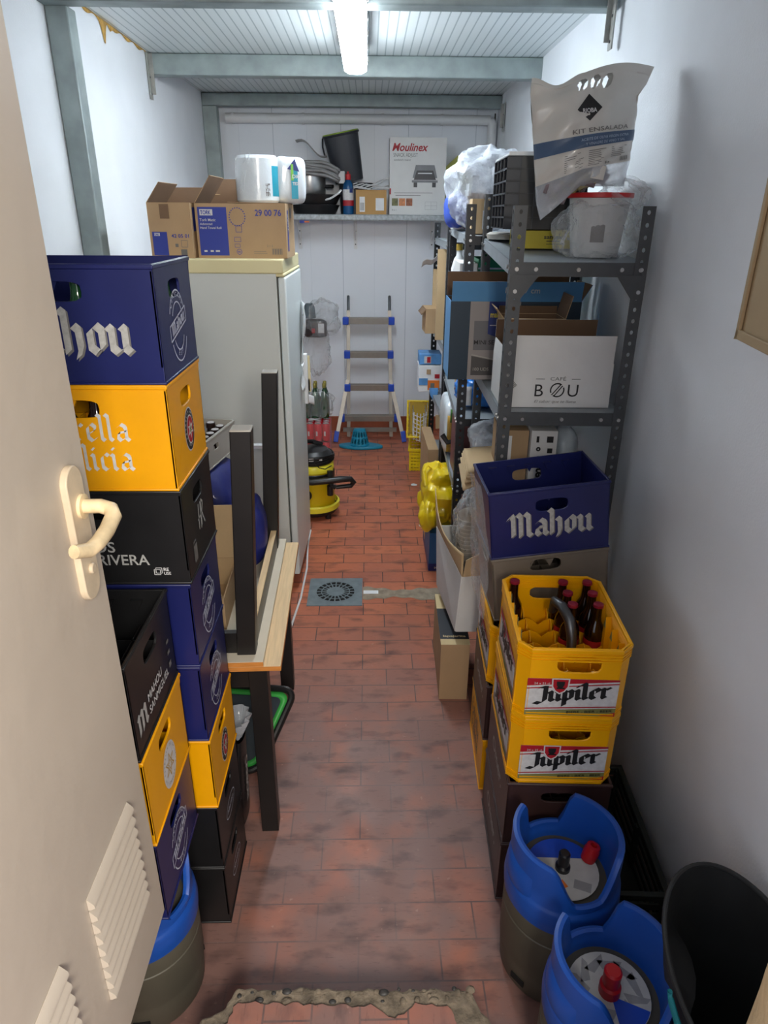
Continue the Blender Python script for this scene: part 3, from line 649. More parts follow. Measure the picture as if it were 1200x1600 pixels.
# ---------------------------------------------------------------- kegs
lab_w = mat('keg_label_white', S(196, 196, 190), .5, 0, .08, 30); lab_g = mat('keg_label_silver', S(150, 150, 148), .5, 0, .12, 30); or_ink = mat('orange_print', S(226, 120, 40), .5)
def keg(label, loc, rz=0, kind=0, r=.15, h=.52):
    t = thing('beer_keg', label, 'keg', loc, rz)
    b = MB(); b.lathe([(0, .015), (r * .80, .015), (r * .88, 0), (r * .95, .02), (r * .985, .10), (r * .985, .118), (r, .124), (r, h * .48), (r * .985, h * .485), (r * .985, h * .50), (r, h * .505), (r * .99, h * .62), (r * .93, h * .66), (r * .80, h * .70), (r * .4, h * .715), (0, h * .72)], keg_grey, n=48)
    for k in range(3):
        a = k * 2 * math.pi / 3 + 3.6; c, s = math.cos(a), math.sin(a)
        b.box(-.001, .002, -.022, .022, .045, .065, hole_m, Matrix.Translation((r * .975 * c, r * .975 * s, 0)) @ Matrix.Rotation(a, 4, 'Z'))
    b.build('shell', t)
    b = MB(); n = 64                                          # blue rubber collar with two grip dips and side bulges
    def top(a):
        c = abs(math.cos(a)); w0, w1 = (.34, .56) if math.sin(a) > 0 else (.22, .72); k = min(1, max(0, (c - w0) / (w1 - w0))); k = k * k * (3 - 2 * k)
        return h * .785 + h * .205 * k
    def col(i, j):
        a = 2 * math.pi * i; zt = top(a); prof = [(r * 1.015, h * .60), (r * 1.03, h * .66), (r * 1.01, h * .72), (r * .955, h * .745), (r * .96, zt - .012), (r * .955, zt - .003), (r * .90, zt), (r * .845, zt - .003), (r * .835, zt - .014), (r * .80, h * .73), (r * .78, h * .70)]
        q = j * 10; k = int(min(q, 9.999)); f = q - k; p0, p1 = prof[k], prof[k + 1]; rr = p0[0] + (p1[0] - p0[0]) * f; z = p0[1] + (p1[1] - p0[1]) * f
        if 3 <= q <= 4: rr += 0
        return (rr * math.cos(a), rr * math.sin(a), z)
    b.sheet(col, 72, 30, keg_blue)
    for sgn in (1, -1):
        def bulge(i, j, sgn=sgn):
            a = (i - .5) * 1.0 + (math.pi if sgn < 0 else 0); k = math.sin(math.pi * i) * math.sin(math.pi * j); rr = r * (.955 + .085 * k ** .6 if k > 0 else .955); return (rr * math.cos(a), rr * math.sin(a), h * .70 + h * .17 * j)
        b.sheet(bulge, 14, 8, keg_blue)
    b.build('collar', t)
    z = h * .722; b = MB(); R1 = r * .64; P = (lambda p: [(p, 0)])
    if kind == 0:
        b.flat([[(R1 * math.cos(R(a)), R1 * math.sin(R(a))) for a in range(-215, 6, 10)]], lab_w, (0, 0, z), (1, 0, 0), (0, 1, 0))
        b.flat([[(R1 * math.cos(R(a)), R1 * math.sin(R(a))) for a in range(5, 146, 10)]], lblue_p, (0, 0, z + .0002), (1, 0, 0), (0, 1, 0))
        b.flat(shift(fit_text('UN PRES', .05, .02, .016), -.088, .004, 1, -.55), black_ink, (0, 0, z + .0006), (1, 0, 0), (0, 1, 0))
        b.flat(shift(rect2d(-.012, .012, -.012, .012), -.025, -.045, 1, .2), or_ink, (0, 0, z + .0006), (1, 0, 0), (0, 1, 0))
        b.flat(shift(rect2d(-.02, .025, -.014, .014), .025, -.06, 1, -.6) + shift(rect2d(-.022, .018, -.008, .008), -.065, -.022, 1, -.5), lab_g, (0, 0, z + .0006), (1, 0, 0), (0, 1, 0))
    else:
        b.flat(disc2d(R1, R1), lab_w, (0, 0, z), (1, 0, 0), (0, 1, 0))
        for a in range(0, 360, 30): b.flat(shift([[(-.004, -.02), (.008, -.03), (.012, .03), (-.010, .02)]], R1 * .68 * math.cos(R(a)), R1 * .68 * math.sin(R(a)), 1, R(a * 1.3)), lab_g, (0, 0, z + .0005), (1, 0, 0), (0, 1, 0))
        b.flat([[(R1 * .99 * math.cos(R(a)), R1 * .99 * math.sin(R(a))) for a in range(-100, -39, 10)] + [(0, -.01)]], lblue_p, (0, 0, z + .0006), (1, 0, 0), (0, 1, 0))
    b.build('label_disc', t, merge=False, smooth=0)
    if kind == 0:
        b = MB(); b.lathe([(.020, z), (.020, z + .012), (.015, z + .018), (.0155, z + .055), (.012, z + .06), (0, z + .06)], blackp, n=20); b.build('valve_cap', t)
        b = MB(); M = Matrix.Translation((.082, .012, z)) @ Matrix.Rotation(.25, 4, 'Y'); b.lathe([(.020, 0), (.022, .03), (.018, .048), (.009, .05), (.008, .03), (0, .03)], red_p, n=20, M=M); b.build('red_cap', t)
    else:
        b = MB(); b.lathe([(.024, z), (.024, z + .025), (.019, z + .03), (.020, z + .07), (.016, z + .075), (0, z + .075)], red_p, n=20); b.build('valve_cap', t)
    return t
keg('grey keg with a blue top standing under the short crate stack by the door', (-.61, 1.245, 0), 1.2, 0, .145, .481)
keg('blue-topped grey keg with a black valve cap, in front of the golden crates', (.522, 1.295, 0), R(12), 0)
keg('blue-topped grey keg with a red valve cap beside the black bucket, nearest the doorway', (.545, .975, 0), R(10), 1, .143)

# ---------------------------------------------------------------- golden lager crates with chamfered corners
def octo(w, d, c, e=0): w2, d2 = w / 2 + e, d / 2 + e; return [(-w2 + c, -d2), (w2 - c, -d2), (w2, -d2 + c), (w2, d2 - c), (w2 - c, d2), (-w2 + c, d2), (-w2, d2 - c), (-w2, -d2 + c)]
def jup_label(W_, H_, x0, z0, big=True):
    L = []; R_ = lambda a, b, c, d_: shift(rect2d(a * W_, b * W_, c * H_, d_ * H_), x0, z0)
    L.append((R_(0, 1, 0, 1), white_ink))
    L.append(([[(x0, z0 + H_ * .80), (x0 + W_, z0 + H_ * .95), (x0 + W_, z0 + H_), (x0, z0 + H_)]] + shift(line2d((0, H_ * .73), (W_, H_ * .89), H_ * .03), x0, z0) + shift(line2d((0, H_ * .17), (W_, H_ * .27), H_ * .03), x0, z0) + [[(x0 + W_ * .8, z0), (x0 + W_, z0), (x0 + W_, z0 + H_ * .12)]], red_ink))
    L.append(([[(x0, z0), (x0 + W_ * .8, z0), (x0 + W_, z0 + H_ * .12), (x0 + W_, z0 + H_ * .23), (x0, z0 + H_ * .12)]], olive_ink))
    p, pw = nib('Jupiler', 1.0, .36, 34); xs = [q[0] for a in p for q in a]; k = W_ * .86 / (max(xs) - min(xs)); ky = H_ * .30
    p = [[((q[0] - min(xs)) * k, q[1] * ky + (q[0] - min(xs)) * k * .10) for q in a] for a in p]
    L.append((shift(p, x0 + W_ * .07, z0 + H_ * .34), black_ink))
    sh = lambda s: [[(-s, s * .9), (s, s * .9), (s * .95, -s * .2), (s * .55, -s * .9), (0, -s * 1.25), (-s * .55, -s * .9), (-s * .95, -s * .2)]]
    cx, cz = x0 + W_ * .36, z0 + H_ * .84; s = H_ * .20
    L.append((shift(sh(s), cx, cz), white_ink)); L.append((shift(sh(s * .84), cx, cz), red_ink))
    L.append((shift(sh(s * .45), cx, cz + s * .1) + shift(rect2d(-.04 * W_, .05 * W_, -.5 * s, -.3 * s), cx, cz), black_ink))
    L.append((shift(fit_text('24 x 25 cl', W_ * .17, 0, H_ * .08), x0 + W_ * .07, z0 + H_ * .86), white_ink))
    L.append((shift([[(q[0], q[1] + q[0] * .06) for q in a] for a in fit_text('BIERE - BIER - BEER', W_ * .5, .01, H_ * .085)], x0 + W_ * .46, z0 + H_ * .085), black_ink))
    return L
def lager_crate(label, loc, rz, full_open=True, w=.30, d=.40, h=.234):
    t = thing('beer_crate', label, 'crate', loc, rz); m = jup_p; c = .032; tk = .006
    b = MB(); o8 = octo(w, d, c)
    hole_panel(b, (-w / 2 + c, -d / 2, 0), (1, 0, 0), (0, 0, 1), (0, -1, 0), w - 2 * c, h, [((w - 2 * c) / 2 + .01, h * .785, .058, .026)], tk, m)
    hole_panel(b, (w / 2 - c, d / 2, 0), (-1, 0, 0), (0, 0, 1), (0, 1, 0), w - 2 * c, h, [((w - 2 * c) / 2, h * .74, .058, .021)], tk, m)
    for i in (1, 2, 3, 5, 6, 7):
        if i == 4: continue
        p, q = V((*o8[i], 0)), V((*o8[(i + 1) % 8], 0)); u = (q - p); L_ = u.length; u.normalize(); hole_panel(b, p, u, (0, 0, 1), u.cross(V((0, 0, 1))), L_, h, [], tk, m)
    b.prism(octo(w, d, c, -.004), .008, m, (0, 0, .004)); b.build('body', t, bevel=.002)
    b = MB()
    def ring(z0, z1, e): 
        A, B = octo(w, d, c + e * .6, e), octo(w, d, c - .003, -.007); n = 8
        vs = [(*p, z0) for p in A] + [(*p, z1) for p in A] + [(*p, z0) for p in B] + [(*p, z1) for p in B]
        f = []
        for k in range(8): j = (k + 1) % 8; f += [(k, j, 8 + j, 8 + k), (8 + k, 8 + j, 24 + j, 24 + k), (k, 16 + k, 16 + j, j)]
        b.mesh(vs, f, m)
    ring(h - .012, h - .001, .004); b.build('rim', t, bevel=.0015)
    b = MB(); ring(0, .010, .002); b.build('foot_rim', t, bevel=.0015)                                                     # grip bands: fine ridges round the top and above the foot, interrupted at the slots
    for z in (h - .022, h - .031, h - .040): 
        b = MB(); ring(z, z + .005, .0028); b.build('ridge', t)
    for z in (.014, .022): b = MB(); ring(z, z + .004, .0022); b.build('ridge', t)
    b = MB()                                                     # bottle divider: cross walls with scalloped tops, wedges on the inner sides
    for k in range(1, 4):
        x = -w / 2 + w * k / 4; pts = [(-d / 2 + tk, .012)] + [(d / 2 - tk, .012)]; top = []
        for q in range(25): y = d / 2 - tk - (d - 2 * tk) * q / 24; top.append((y, h * .40 + h * .10 * abs(math.cos(math.pi * 6 * q / 24))))
        b.prism(pts + top, .003, m, (x - .0015, 0, 0), (0, 1, 0), (0, 0, 1))
    for k in range(1, 6):
        y = -d / 2 + d * k / 6; top = []
        for q in range(17): x = w / 2 - tk - (w - 2 * tk) * q / 16; top.append((x, h * .40 + h * .10 * abs(math.cos(math.pi * 4 * q / 16))))
        b.prism([(-w / 2 + tk, .012), (w / 2 - tk, .012)] + top, .003, m, (0, y, 0), (1, 0, 0), (0, 0, 1))
        for s in (-1, 1):
            b.prism([(-.022, 0), (.022, 0), (.010, h - .07), (0, h - .035), (-.010, h - .07)], .016, m, (s * (w / 2 - .006) - (.016 if s > 0 else -.0), y, .012), (0, 1, 0), (0, 0, 1))
            b.prism([(-.010, h - .068), (.010, h - .068), (0, h - .042)], .0015, olive_ink, (s * (w / 2 - .0235) + (.0 if s > 0 else 0), y, .012), (0, 1, 0), (0, 0, 1))
    b.build('divider_grid', t, smooth=30)
    put_prints(t, [('front', 'label', jup_label(.246, .122, (w - .246) / 2, .017)), ('left', 'label', jup_label(.30, .125, (d - .30) / 2, .024))], w, d)
    return t
JR = R(-2.6); JX, JY = .559, 1.682
def jloc(dx, dy, z): c, s = math.cos(JR), math.sin(JR); return (JX + dx * c - dy * s, JY + dx * s + dy * c, z)
def omer_prints(dd, word='Omer.', frame=False):
    w_ = fit_text(word, .20, .02, .066); L = [(shift(w_, (dd - .20) / 2, .12), silver_ink)]
    if frame: L = [(shift(pline2d([(.02, .03), (dd - .03, .03), (dd - .03, .20), (.02, .20)], .003, True), 0, 0), black_ink)] + L
    return ('left', 'lettering', L)
crate('maroon beer crate lowest under the two golden crates in front, on the tiles', jloc(0, 0, 0), brown_p, .30, .40, .244, JR, prints=[omer_prints(.40, frame=True)], fh=(.5, .78, .05, .018), sh=(.5, .80, .001, .001), cells=(4, 6))
crate('maroon beer crate directly under the two golden crates with red and white labels', jloc(.002, 0, .244), brown_p, .30, .40, .244, JR, prints=[omer_prints(.40)], fh=(.5, .78, .05, .018), sh=(.5, .80, .001, .001), cells=(4, 6))
lager_crate('golden beer crate with a red and white label, lower of the two facing the doorway', jloc(0, .004, .488), JR)
lager_crate('open golden beer crate holding seven red-capped bottles, topmost of its stack', jloc(0, 0, .722), JR - R(.6))
cap_r = mat('red_crown_cap', S(140, 26, 48), .35, .2); lab_r = mat('red_bottle_label', S(176, 34, 36), .5)
for dx, dy, dz in ((-.1125, .1667, 0), (.0375, .1667, 0), (.1125, .1667, 0), (.0375, .10, 0), (.1125, .10, 0), (.0375, .0333, .006), (.1125, .0333, .006)):
    p = jloc(dx, dy, .722 + .0125); bottle('brown beer bottle with a red cap standing in the open golden crate', p, glass_b, cap_r, .222, .030, 'red-capped bottles in the open golden crate', lab_r if dy < .12 else None, capr=.0155)
# dark hook-shaped tap handle lying in the crate
b = MB(); b.tube([(.0, .06, .17), (.0, .04, .215), (.012, .0, .222), (.028, -.04, .20), (.034, -.065, .155), (.034, -.075, .10)], [.012, .015, .016, .016, .015, .013], chrome_dark, 12)
tag(b.build('curved_handle', loc=jloc(-.005, .035, .722 + .0), rot=(0, 0, JR)), 'dark grey curved handle leaning among the bottles in the open golden crate', 'handle')

# stack behind it along the aisle
KX, KY = .572, 2.118
crate('yellow beer crate lowest in the rear right stack, on the tiles below the maroon one', (KX, KY, 0), yel_p, .30, .37, .24, JR, prints=[('left', 'lettering', [(shift(nib('Estrella', .045, .22)[0], .035, .12) + shift(nib('Galicia', .045, .22)[0], .05, .055), grey_ink)])], fh=(.5, .78, .05, .018), sh=(.5, .8, .001, .001), cells=(4, 6))
crate('maroon beer crate in the rear right stack between two yellow crates', (KX, KY, .24), brown_p, .30, .37, .24, JR, prints=[omer_prints(.37)], fh=(.5, .78, .05, .018), sh=(.5, .8, .001, .001), cells=(4, 6))
lager_crate('golden beer crate with dark bottles, half covered by the grey crate', (KX, KY, .48), JR, d=.37)
for k in range(6): bottle('dark capped bottle in the golden crate half covered by the grey crate', (KX - .1125 * .9987 + .045 * (-.154 + k * .0617), KY - .154 + k * .0617 + .005, .4925), glass_b, blackp, .222, .025, 'bottles in the half covered golden crate')
MR = R(11.5); MXc, MYc = .628, 2.205
crate('beige-grey beer crate under the tilted-out navy crate beside the rack', (.623, 2.147, .735), grey_p, .39, .29, .2385, R(1), tilt=R(-6.5), fh=(.46, .84, .052, .021), sh=(.5, .8, .04, .018))
_mf = mahou_front(.39, .2385, .30, .285)
crate('empty open navy beer crate with white gothic lettering in front of the near rack', (.596, 2.147, .9725), blue_p, .39, .29, .2385, R(1), tilt=R(-6.5), prints=[_mf], fh=(.52, .74, .052, .021), sh=(.5, .8, .001, .001), cellh=.18)
lab_m = mat('torn_label', S(150, 140, 130), .7, 0, .2, 40)
# clear stretch film hanging down the left side of the stack
b = MB()
def _film(i, j):
    a = math.sin(9 * i + 3 * j) * .008 + math.sin(21 * j + 5 * i) * .005
    return (.402 - .035 * i * (1 - j) + a * .6 - .006, 2.02 + .26 * i + .01 * math.sin(7 * j), 1.16 - .46 * j)
b.sheet(_film, 14, 24, clear); tag(b.build('stretch_film'), 'clear stretch film hanging down the left side of the navy and grey crates', 'plastic film')
# low black crate along the right wall behind the kegs
lid_m = mat('dark_green_plastic', S(34, 40, 36), .55, 0, .1, 10)
t = thing('storage_basket', 'low black slatted basket against the right wall behind the kegs', 'basket', (.800, 1.60, 0), R(-3.2))
b = MB(); wx, wy, hz = .155, .50, .20
for z in (.01, .05, .09, .13, .165):
    b.box(-wx / 2, wx / 2, -wy / 2, -wy / 2 + .006, z, z + .022, lid_m); b.box(-wx / 2, wx / 2, wy / 2 - .006, wy / 2, z, z + .022, lid_m)
    b.box(-wx / 2, -wx / 2 + .006, -wy / 2, wy / 2, z, z + .022, lid_m); b.box(wx / 2 - .006, wx / 2, -wy / 2, wy / 2, z, z + .022, lid_m)
for x, y in ((-1, -1), (1, -1), (-1, 1), (1, 1), (-1, 0), (1, 0)): b.box(x * (wx / 2 - .008) - .008, x * (wx / 2 - .008) + .008, y * (wy / 2 - .01) - .01, y * (wy / 2 - .01) + .01, 0, hz - .01, lid_m)
b.box(-wx / 2, wx / 2, -wy / 2, wy / 2, 0, .008, lid_m); b.build('body', t)
b = MB()
for s in (-1, 1):
    b.box(s * wx / 2 - .010, s * wx / 2 + .010, -wy / 2 - .008, wy / 2 + .008, hz - .014, hz, lid_m); b.box(-wx / 2, wx / 2, s * wy / 2 - .010, s * wy / 2 + .008, hz - .014, hz, lid_m)
b.build('rim', t, bevel=.003)
# black rubber bucket
t = thing('rubber_bucket', 'large black rubber bucket leaning against the right wall with a turquoise cord', 'bucket', (0, 0, 0), 0)
b = MB()
def buck(i, j, off=0.0):
    a = 2 * math.pi * i; rx = .100 + .048 * j - off; ry = .15 + .088 * j - off; k = j * (1 if off == 0 else .985) + (0 if off == 0 else .01)
    cx, cy, cz = .772 - .027 * j, .80 + .055 * j, .62 * k
    x, y = rx * math.cos(a), ry * math.sin(a); x, y = cx + x + .15 * y, cy + y - .15 * x; z = cz + j * (.02 * math.sin(a) - .01 * math.cos(a))
    x = min(x, .862 + .055 * (y - .27) - off)                       # soft rubber: pressed flat by the wall and the keg
    d_ = V((x - .545, y - .975)); m_ = .158 + off
    if z < .54 and d_.length < m_: d_ = d_.normalized() * m_; x, y = .545 + d_.x, .975 + d_.y
    return (x, y, z)
b.sheet(lambda i, j: buck(i, j), 48, 14, rubber); b.sheet(lambda i, j: buck(i, j, .005), 48, 14, rubber)
b.poly([buck(k / 48, .01) for k in range(48)], rubber); b.build('body', t)
b = MB(); b.tube([buck(k / 64, 1, .0025) for k in range(64)], .0055, rubber, 8, True); b.build('rim', t)
teal = mat('turquoise_cord', S(0, 120, 130), .6)
b = MB(); a0 = .52
def _pt(i, j, o): p = V(buck(i, j)); q = V(buck(i + .5, j)); return p + (p - q).normalized() * o
b.tube([_pt(.60, .86, .012), _pt(.575, .93, .013), _pt(.552, .965, .014), _pt(.538, .985, .014), _pt(.532, .99, .012), _pt(.538, .965, .014), _pt(.556, .94, .014), _pt(.58, .89, .013), _pt(.61, .78, .012)], .0050, teal, 8); b.build('cord', t)
# beige box on the wall by the doorway
boxm = mat('beige_board', S(176, 152, 116), .6, 0, .05, 5, .05, 30)
t = thing('wall_box', 'beige cabinet fixed high on the right wall beside the doorway', 'cabinet', (0, 0, 0))
b = MB(); b.prism([(.868, 1.612), (.80, 1.22), (.915, 1.22), (.935, 1.612)], .62, boxm, (0, 0, 1.748)); b.build('body', t, bevel=.003)
b = MB(); u = V((-.068, -.392, 0)).normalized(); nrm = V((-u.y * -1, u.x * -1, 0)); nrm = V((u.y, -u.x, 0))
o = V((.868, 1.612, 1.748)) + nrm * .001
for (a0, a1, z0, z1) in ((-.002, .395, -.010, .012), (-.002, .016, -.010, .63)):
    p = [o + u * a0 + V((0, 0, z0)), o + u * a1 + V((0, 0, z0)), o + u * a1 + V((0, 0, z1)), o + u * a0 + V((0, 0, z1))]
    b.hexa([p[0], p[1], p[1] + nrm * .008, p[0] + nrm * .008, p[3], p[2], p[2] + nrm * .008, p[3] + nrm * .008], boxm)
b.build('edge_lip', t, bevel=.002)

# ---------------------------------------------------------------- tables on the left
t = thing('wooden_table', 'black-legged table with a pale wood top standing on the tiles by the crate stack', 'table', (-.60, 2.17, 0), R(1.8))
TX, TY = .62, .87
b = MB(); b.box(-TX / 2, TX / 2, -TY / 2, TY / 2, .703, .716, pale_wood); b.box(-TX / 2 - .0, TX / 2, -TY / 2, TY / 2, .7, .703, oak_edge); b.build('tabletop', t)
b = MB(); tt = .7035
for x0, x1, y0, y1 in ((-TX / 2 - .001, TX / 2 + .001, -TY / 2 - .001, -TY / 2 + .001), (TX / 2 - .001, TX / 2 + .001, -TY / 2, TY / 2)): b.box(x0, x1, y0, y1, .700, .7155, oak_edge)
b.build('edge_strip', t)
for x in (-1, 1):
    for y in (-1, 1):
        b = MB(); cx, cy = x * (TX / 2 - .075), y * (TY / 2 - .045); b.box(cx - .029, cx + .029, cy - .029, cy + .029, 0, .70, black_wood); b.build('leg', t, bevel=.002)
b = MB(); b.box(-TX / 2 + .07, TX / 2 - .07, -TY / 2 + .025, -TY / 2 + .047, .62, .70, black_wood); b.box(-TX / 2 + .07, TX / 2 - .07, TY / 2 - .047, TY / 2 - .025, .62, .70, black_wood)
for x in (-1, 1): b.box(x * (TX / 2 - .06) - .01, x * (TX / 2 - .06) + .01, -TY / 2 + .05, TY / 2 - .05, .62, .70, black_wood)
b.build('apron', t)
grey_face = mat('grey_rail_face', S(112, 108, 100), .5, 0, .2, 12)  # plain grey for the side rail, unlike the black aprons
t = thing('wooden_table', 'upside-down table with four black legs up, lying on the other table', 'table', (-.652, 2.17, .7165), R(1.6))
b = MB(); b.box(-TX / 2, TX / 2, -TY / 2, TY / 2, 0, .017, mat('pale_board_underside', S(214, 204, 184), .55, 0, .05, 8)); b.box(-TX / 2 - .001, TX / 2 + .001, -TY / 2 - .001, -TY / 2 + .001, 0, .016, oak_edge); b.box(-TX / 2, TX / 2, -TY / 2 + .001, TY / 2, -.0002, .004, pale_wood); b.build('tabletop', t)
for x in (-1, 1):
    for y in (-1, 1):
        b = MB(); cx, cy = x * (TX / 2 - .055), y * (TY / 2 - .065); lean = .036
        c = [V((cx + sx * .029, cy + sy * .029, .017)) for sx, sy in ((-1, -1), (1, -1), (1, 1), (-1, 1))]; q = [p + V((lean, 0, .725)) for p in c]
        b.hexa(c + q, black_wood); b.hexa([q[0], q[1], q[2], q[3]] + [p + V((0, 0, .004)) for p in q], lgrey_p); b.build('leg', t, bevel=.003)
b = MB()
b.box(-TX / 2 + .08, TX / 2 - .08, -TY / 2 + .05, -TY / 2 + .07, .017, .09, black_wood); b.box(-TX / 2 + .08, TX / 2 - .08, TY / 2 - .07, TY / 2 - .05, .017, .09, black_wood)
b.box(-TX / 2 + .045, -TX / 2 + .065, -TY / 2 + .09, TY / 2 - .09, .017, .09, black_wood); b.build('apron', t)
b = MB(); x0 = TX / 2 - .049; b.box(x0, x0 + .020, -TY / 2 + .09, TY / 2 - .09, .017, .095, grey_face); b.box(x0 - .001, x0 + .021, -TY / 2 + .09, TY / 2 - .09, .095, .1, pale_wood); b.build('side_rail', t)

def carton(name, label, loc, w, d, h, m, rz=0, flaps=(), t=.004, prints=(), group=None, closed=False, inside=None, cat='box'):
    """open or closed carton; flaps = (side, length, angle from vertical outwards); origin bottom centre"""
    o = thing(name, label, cat, loc, rz, group); ins = inside or card_in
    b = MB(); W2, D2 = w / 2, d / 2
    b.box(-W2, W2, -D2, -D2 + t, 0, h, m); b.box(-W2, W2, D2 - t, D2, 0, h, m); b.box(-W2, -W2 + t, -D2 + t, D2 - t, 0, h, m); b.box(W2 - t, W2, -D2 + t, D2 - t, 0, h, m)
    b.box(-W2 + t, W2 - t, -D2 + t, D2 - t, 0, t, ins)
    if closed: b.box(-W2 + .0005, W2 - .0005, -D2 + .0005, D2 - .0005, h - .002, h + .0015, m)
    else:
        e = .0006; b.box(-W2 + t, W2 - t, D2 - t - e, D2 - t, t, h - .002, ins); b.box(-W2 + t, W2 - t, -D2 + t, -D2 + t + e, t, h - .002, ins); b.box(-W2 + t, -W2 + t + e, -D2 + t, D2 - t, t, h - .002, ins); b.box(W2 - t - e, W2 - t, -D2 + t, D2 - t, t, h - .002, ins)
    b.build('body', o, smooth=0)
    for side, ln, ang in flaps:
        a = R(ang); b = MB(); c, s = math.cos(a), math.sin(a)
        if side in 'FB':
            y0 = -D2 + t / 2 if side == 'F' else D2 - t / 2; sg = -1 if side == 'F' else 1
            P = lambda x, q, k: V((x, y0 + sg * (s * q + c * k), h + c * q - s * k)); rng = (-W2 + .003, W2 - .003)
        else:
            x0 = -W2 + t / 2 if side == 'L' else W2 - t / 2; sg = -1 if side == 'L' else 1
            P = lambda y, q, k: V((x0 + sg * (s * q + c * k), y, h + c * q - s * k)); rng = (-D2 + .003, D2 - .003)
        for k0, k1, mm in ((0, t / 2, m), (-t / 2, 0, ins)):
            b.hexa([P(rng[0], 0, k0), P(rng[1], 0, k0), P(rng[1], 0, k1), P(rng[0], 0, k1), P(rng[0], ln, k0), P(rng[1], ln, k0), P(rng[1], ln, k1), P(rng[0], ln, k1)], mm)
        b.build('flap', o, smooth=0)
    put_prints(o, prints, w, d)
    return o
# ---------------------------------------------------------------- fridge and what stands on it
fr_side = mat('fridge_side_enamel', S(206, 210, 206), .4, 0, .03, 2); fr_door = mat('fridge_door_enamel', S(216, 224, 224), .35, 0, .03, 2); fr_top = mat('fridge_top_yellowed', S(222, 212, 166), .45, 0, .04, 4)
fr = thing('refrigerator', 'tall white refrigerator with a yellowed top behind the tables', 'refrigerator', (-.705, 3.79, 0), R(-1.2))
b = MB(); b.box(-.31, .265, -.32, .32, .03, 1.735, fr_side); b.build('body', fr, bevel=.004)
b = MB(); b.box(-.315, .30, -.325, .325, 1.735, 1.80, fr_top); b.box(.262, .305, -.32, .32, 1.72, 1.735, fr_top); b.build('worktop', fr, bevel=.006)
b = MB(); b.box(.272, .31, -.318, .318, .09, 1.718, fr_door); dd = b.build('door', fr, bevel=.008)
for z in (.95, 1.05): b = MB(); b.cyl((.29, -.3185, z), (.29, -.321, z), .005, white_p, n=10); b.build('screw', dd)
b = MB(); b.box(.3105, .335, .24, .275, .95, 1.25, white_p); b.build('handle', dd, bevel=.006)
b = MB()
for x in (-.28, .24):
    for y in (-.28, .28): b.cyl((x, y, 0), (x, y, .035), .02, blackp)
b.build('foot', fr)
b = MB(); b.box(-.3, .262, -.3185, .3, 0.03, .088, hole_m); b.build('plinth', fr)
def sheet_paper(label, pts, thick=.0012):
    b = MB(); b.sheet(pts, 6, 8, paper); tag(b.build('paper_sheet', solid=thick), label, 'paper')
sheet_paper('dog-eared white papers pinned to the edge of the refrigerator door', lambda i, j: (-.386 + .02 * math.sin(5 * j) * i + .03 * (1 - j) * (1 - i) ** 2, 3.90 + .17 * i, 1.55 - .33 * j - .05 * i * j))
sheet_paper('lower crumpled white paper taped under the others on the refrigerator door', lambda i, j: (-.382 + .008 * math.sin(7 * j + 2 * i), 3.86 + .12 * i, 1.22 - .16 * j))
tork = lambda x, z, w_, h_: [(rect2d(x, x + w_, z, z + h_), blue_ink), (rect2d(x + .010, x + w_ * .52, z + h_ * .83, z + h_ * .955), white_ink), (shift(fit_text('TORK', w_ * .36, .03, h_ * .115), x + w_ * .10, z + h_ * .85), blue_ink)]
big = tork(.012, .012, .138, .215); big[0] = (big[0][0], blue_ink)
bp_ = [('front', 'print', big + [(shift(text2d('Tork Matic', .017, .01), .02, .165) + shift(text2d('Advanced', .015, .01), .02, .148) + shift(text2d('Hand Towel Roll', .015, .01), .02, .131) + rect2d(.03, .045, .028, .036) + rect2d(.06, .075, .028, .036) + rect2d(.085, .105, .028, .036), white_ink),
   (shift(fit_text('29 00 76', .125, .02, .038), .285, .19), blue_ink),
   (shift([q for k, q in enumerate(ring2d(.040, .042, .005, 44)) if k % 2 == 0], .20, .185) + pline2d([(.19, .145), (.218, .145), (.218, .118), (.19, .118)], .002, True) + shift(ring2d(.013, .013, .002), .20, .030) + shift(text2d('H1', .013, .03, align='CENTER'), .20, .025) + pline2d([(.18, .095), (.21, .095), (.21, .075), (.18, .075)], .0016, True) + pline2d([(.18, .065), (.205, .065), (.205, .05), (.18, .05)], .0016, True), blue_ink),
   ([rect2d(.36 + .0042 * k, .36 + .0042 * k + (.0016 if k % 3 else .003), .018, .045)[0] for k in range(12)] + shift(text2d('2 1 2', .014), .335, .052) + rect2d(.27, .33, .03, .032) + rect2d(.27, .335, .022, .024), grey_ink)]),
   ('right', 'print', [(rect2d(.045, .085, .03, .215), blue_ink), (shift(text2d('TORK', .030, .03), .078, .12, 1, math.pi / 2), white_ink), (rect2d(.13, .19, .18, .225), grey_ink)])]
carton('cardboard_box', 'open brown carton marked 29 00 76 on the refrigerator', (-.607, 3.69, 1.80), .43, .30, .243, card, R(-1.5), flaps=[('L', .145, -35), ('B', .12, 15), ('R', .27, -89)], prints=bp_)
sm_ = tork(.012, .012, .072, .105)
sp_ = [('front', 'print', sm_ + [(shift(fit_text('42 05 01', .085, .02, .022), .105, .092), blue_ink), (rect2d(.145, .175, .012, .04) + pline2d([(.15, .05), (.18, .05), (.18, .08), (.15, .08)], .002, True) + rect2d(.12, .135, .05, .065), grey_ink), (rect2d(.06, .105, .175, .238), card_in)]), ('right', 'print', [(rect2d(.03, .11, .12, .225), blue_ink)])]
carton('cardboard_box', 'brown carton marked 42 05 01 with a raised flap, left on the refrigerator', (-.935, 3.66, 1.80), .205, .27, .245, card, R(-4), flaps=[('L', .11, -38), ('B', .08, 25)], prints=sp_)
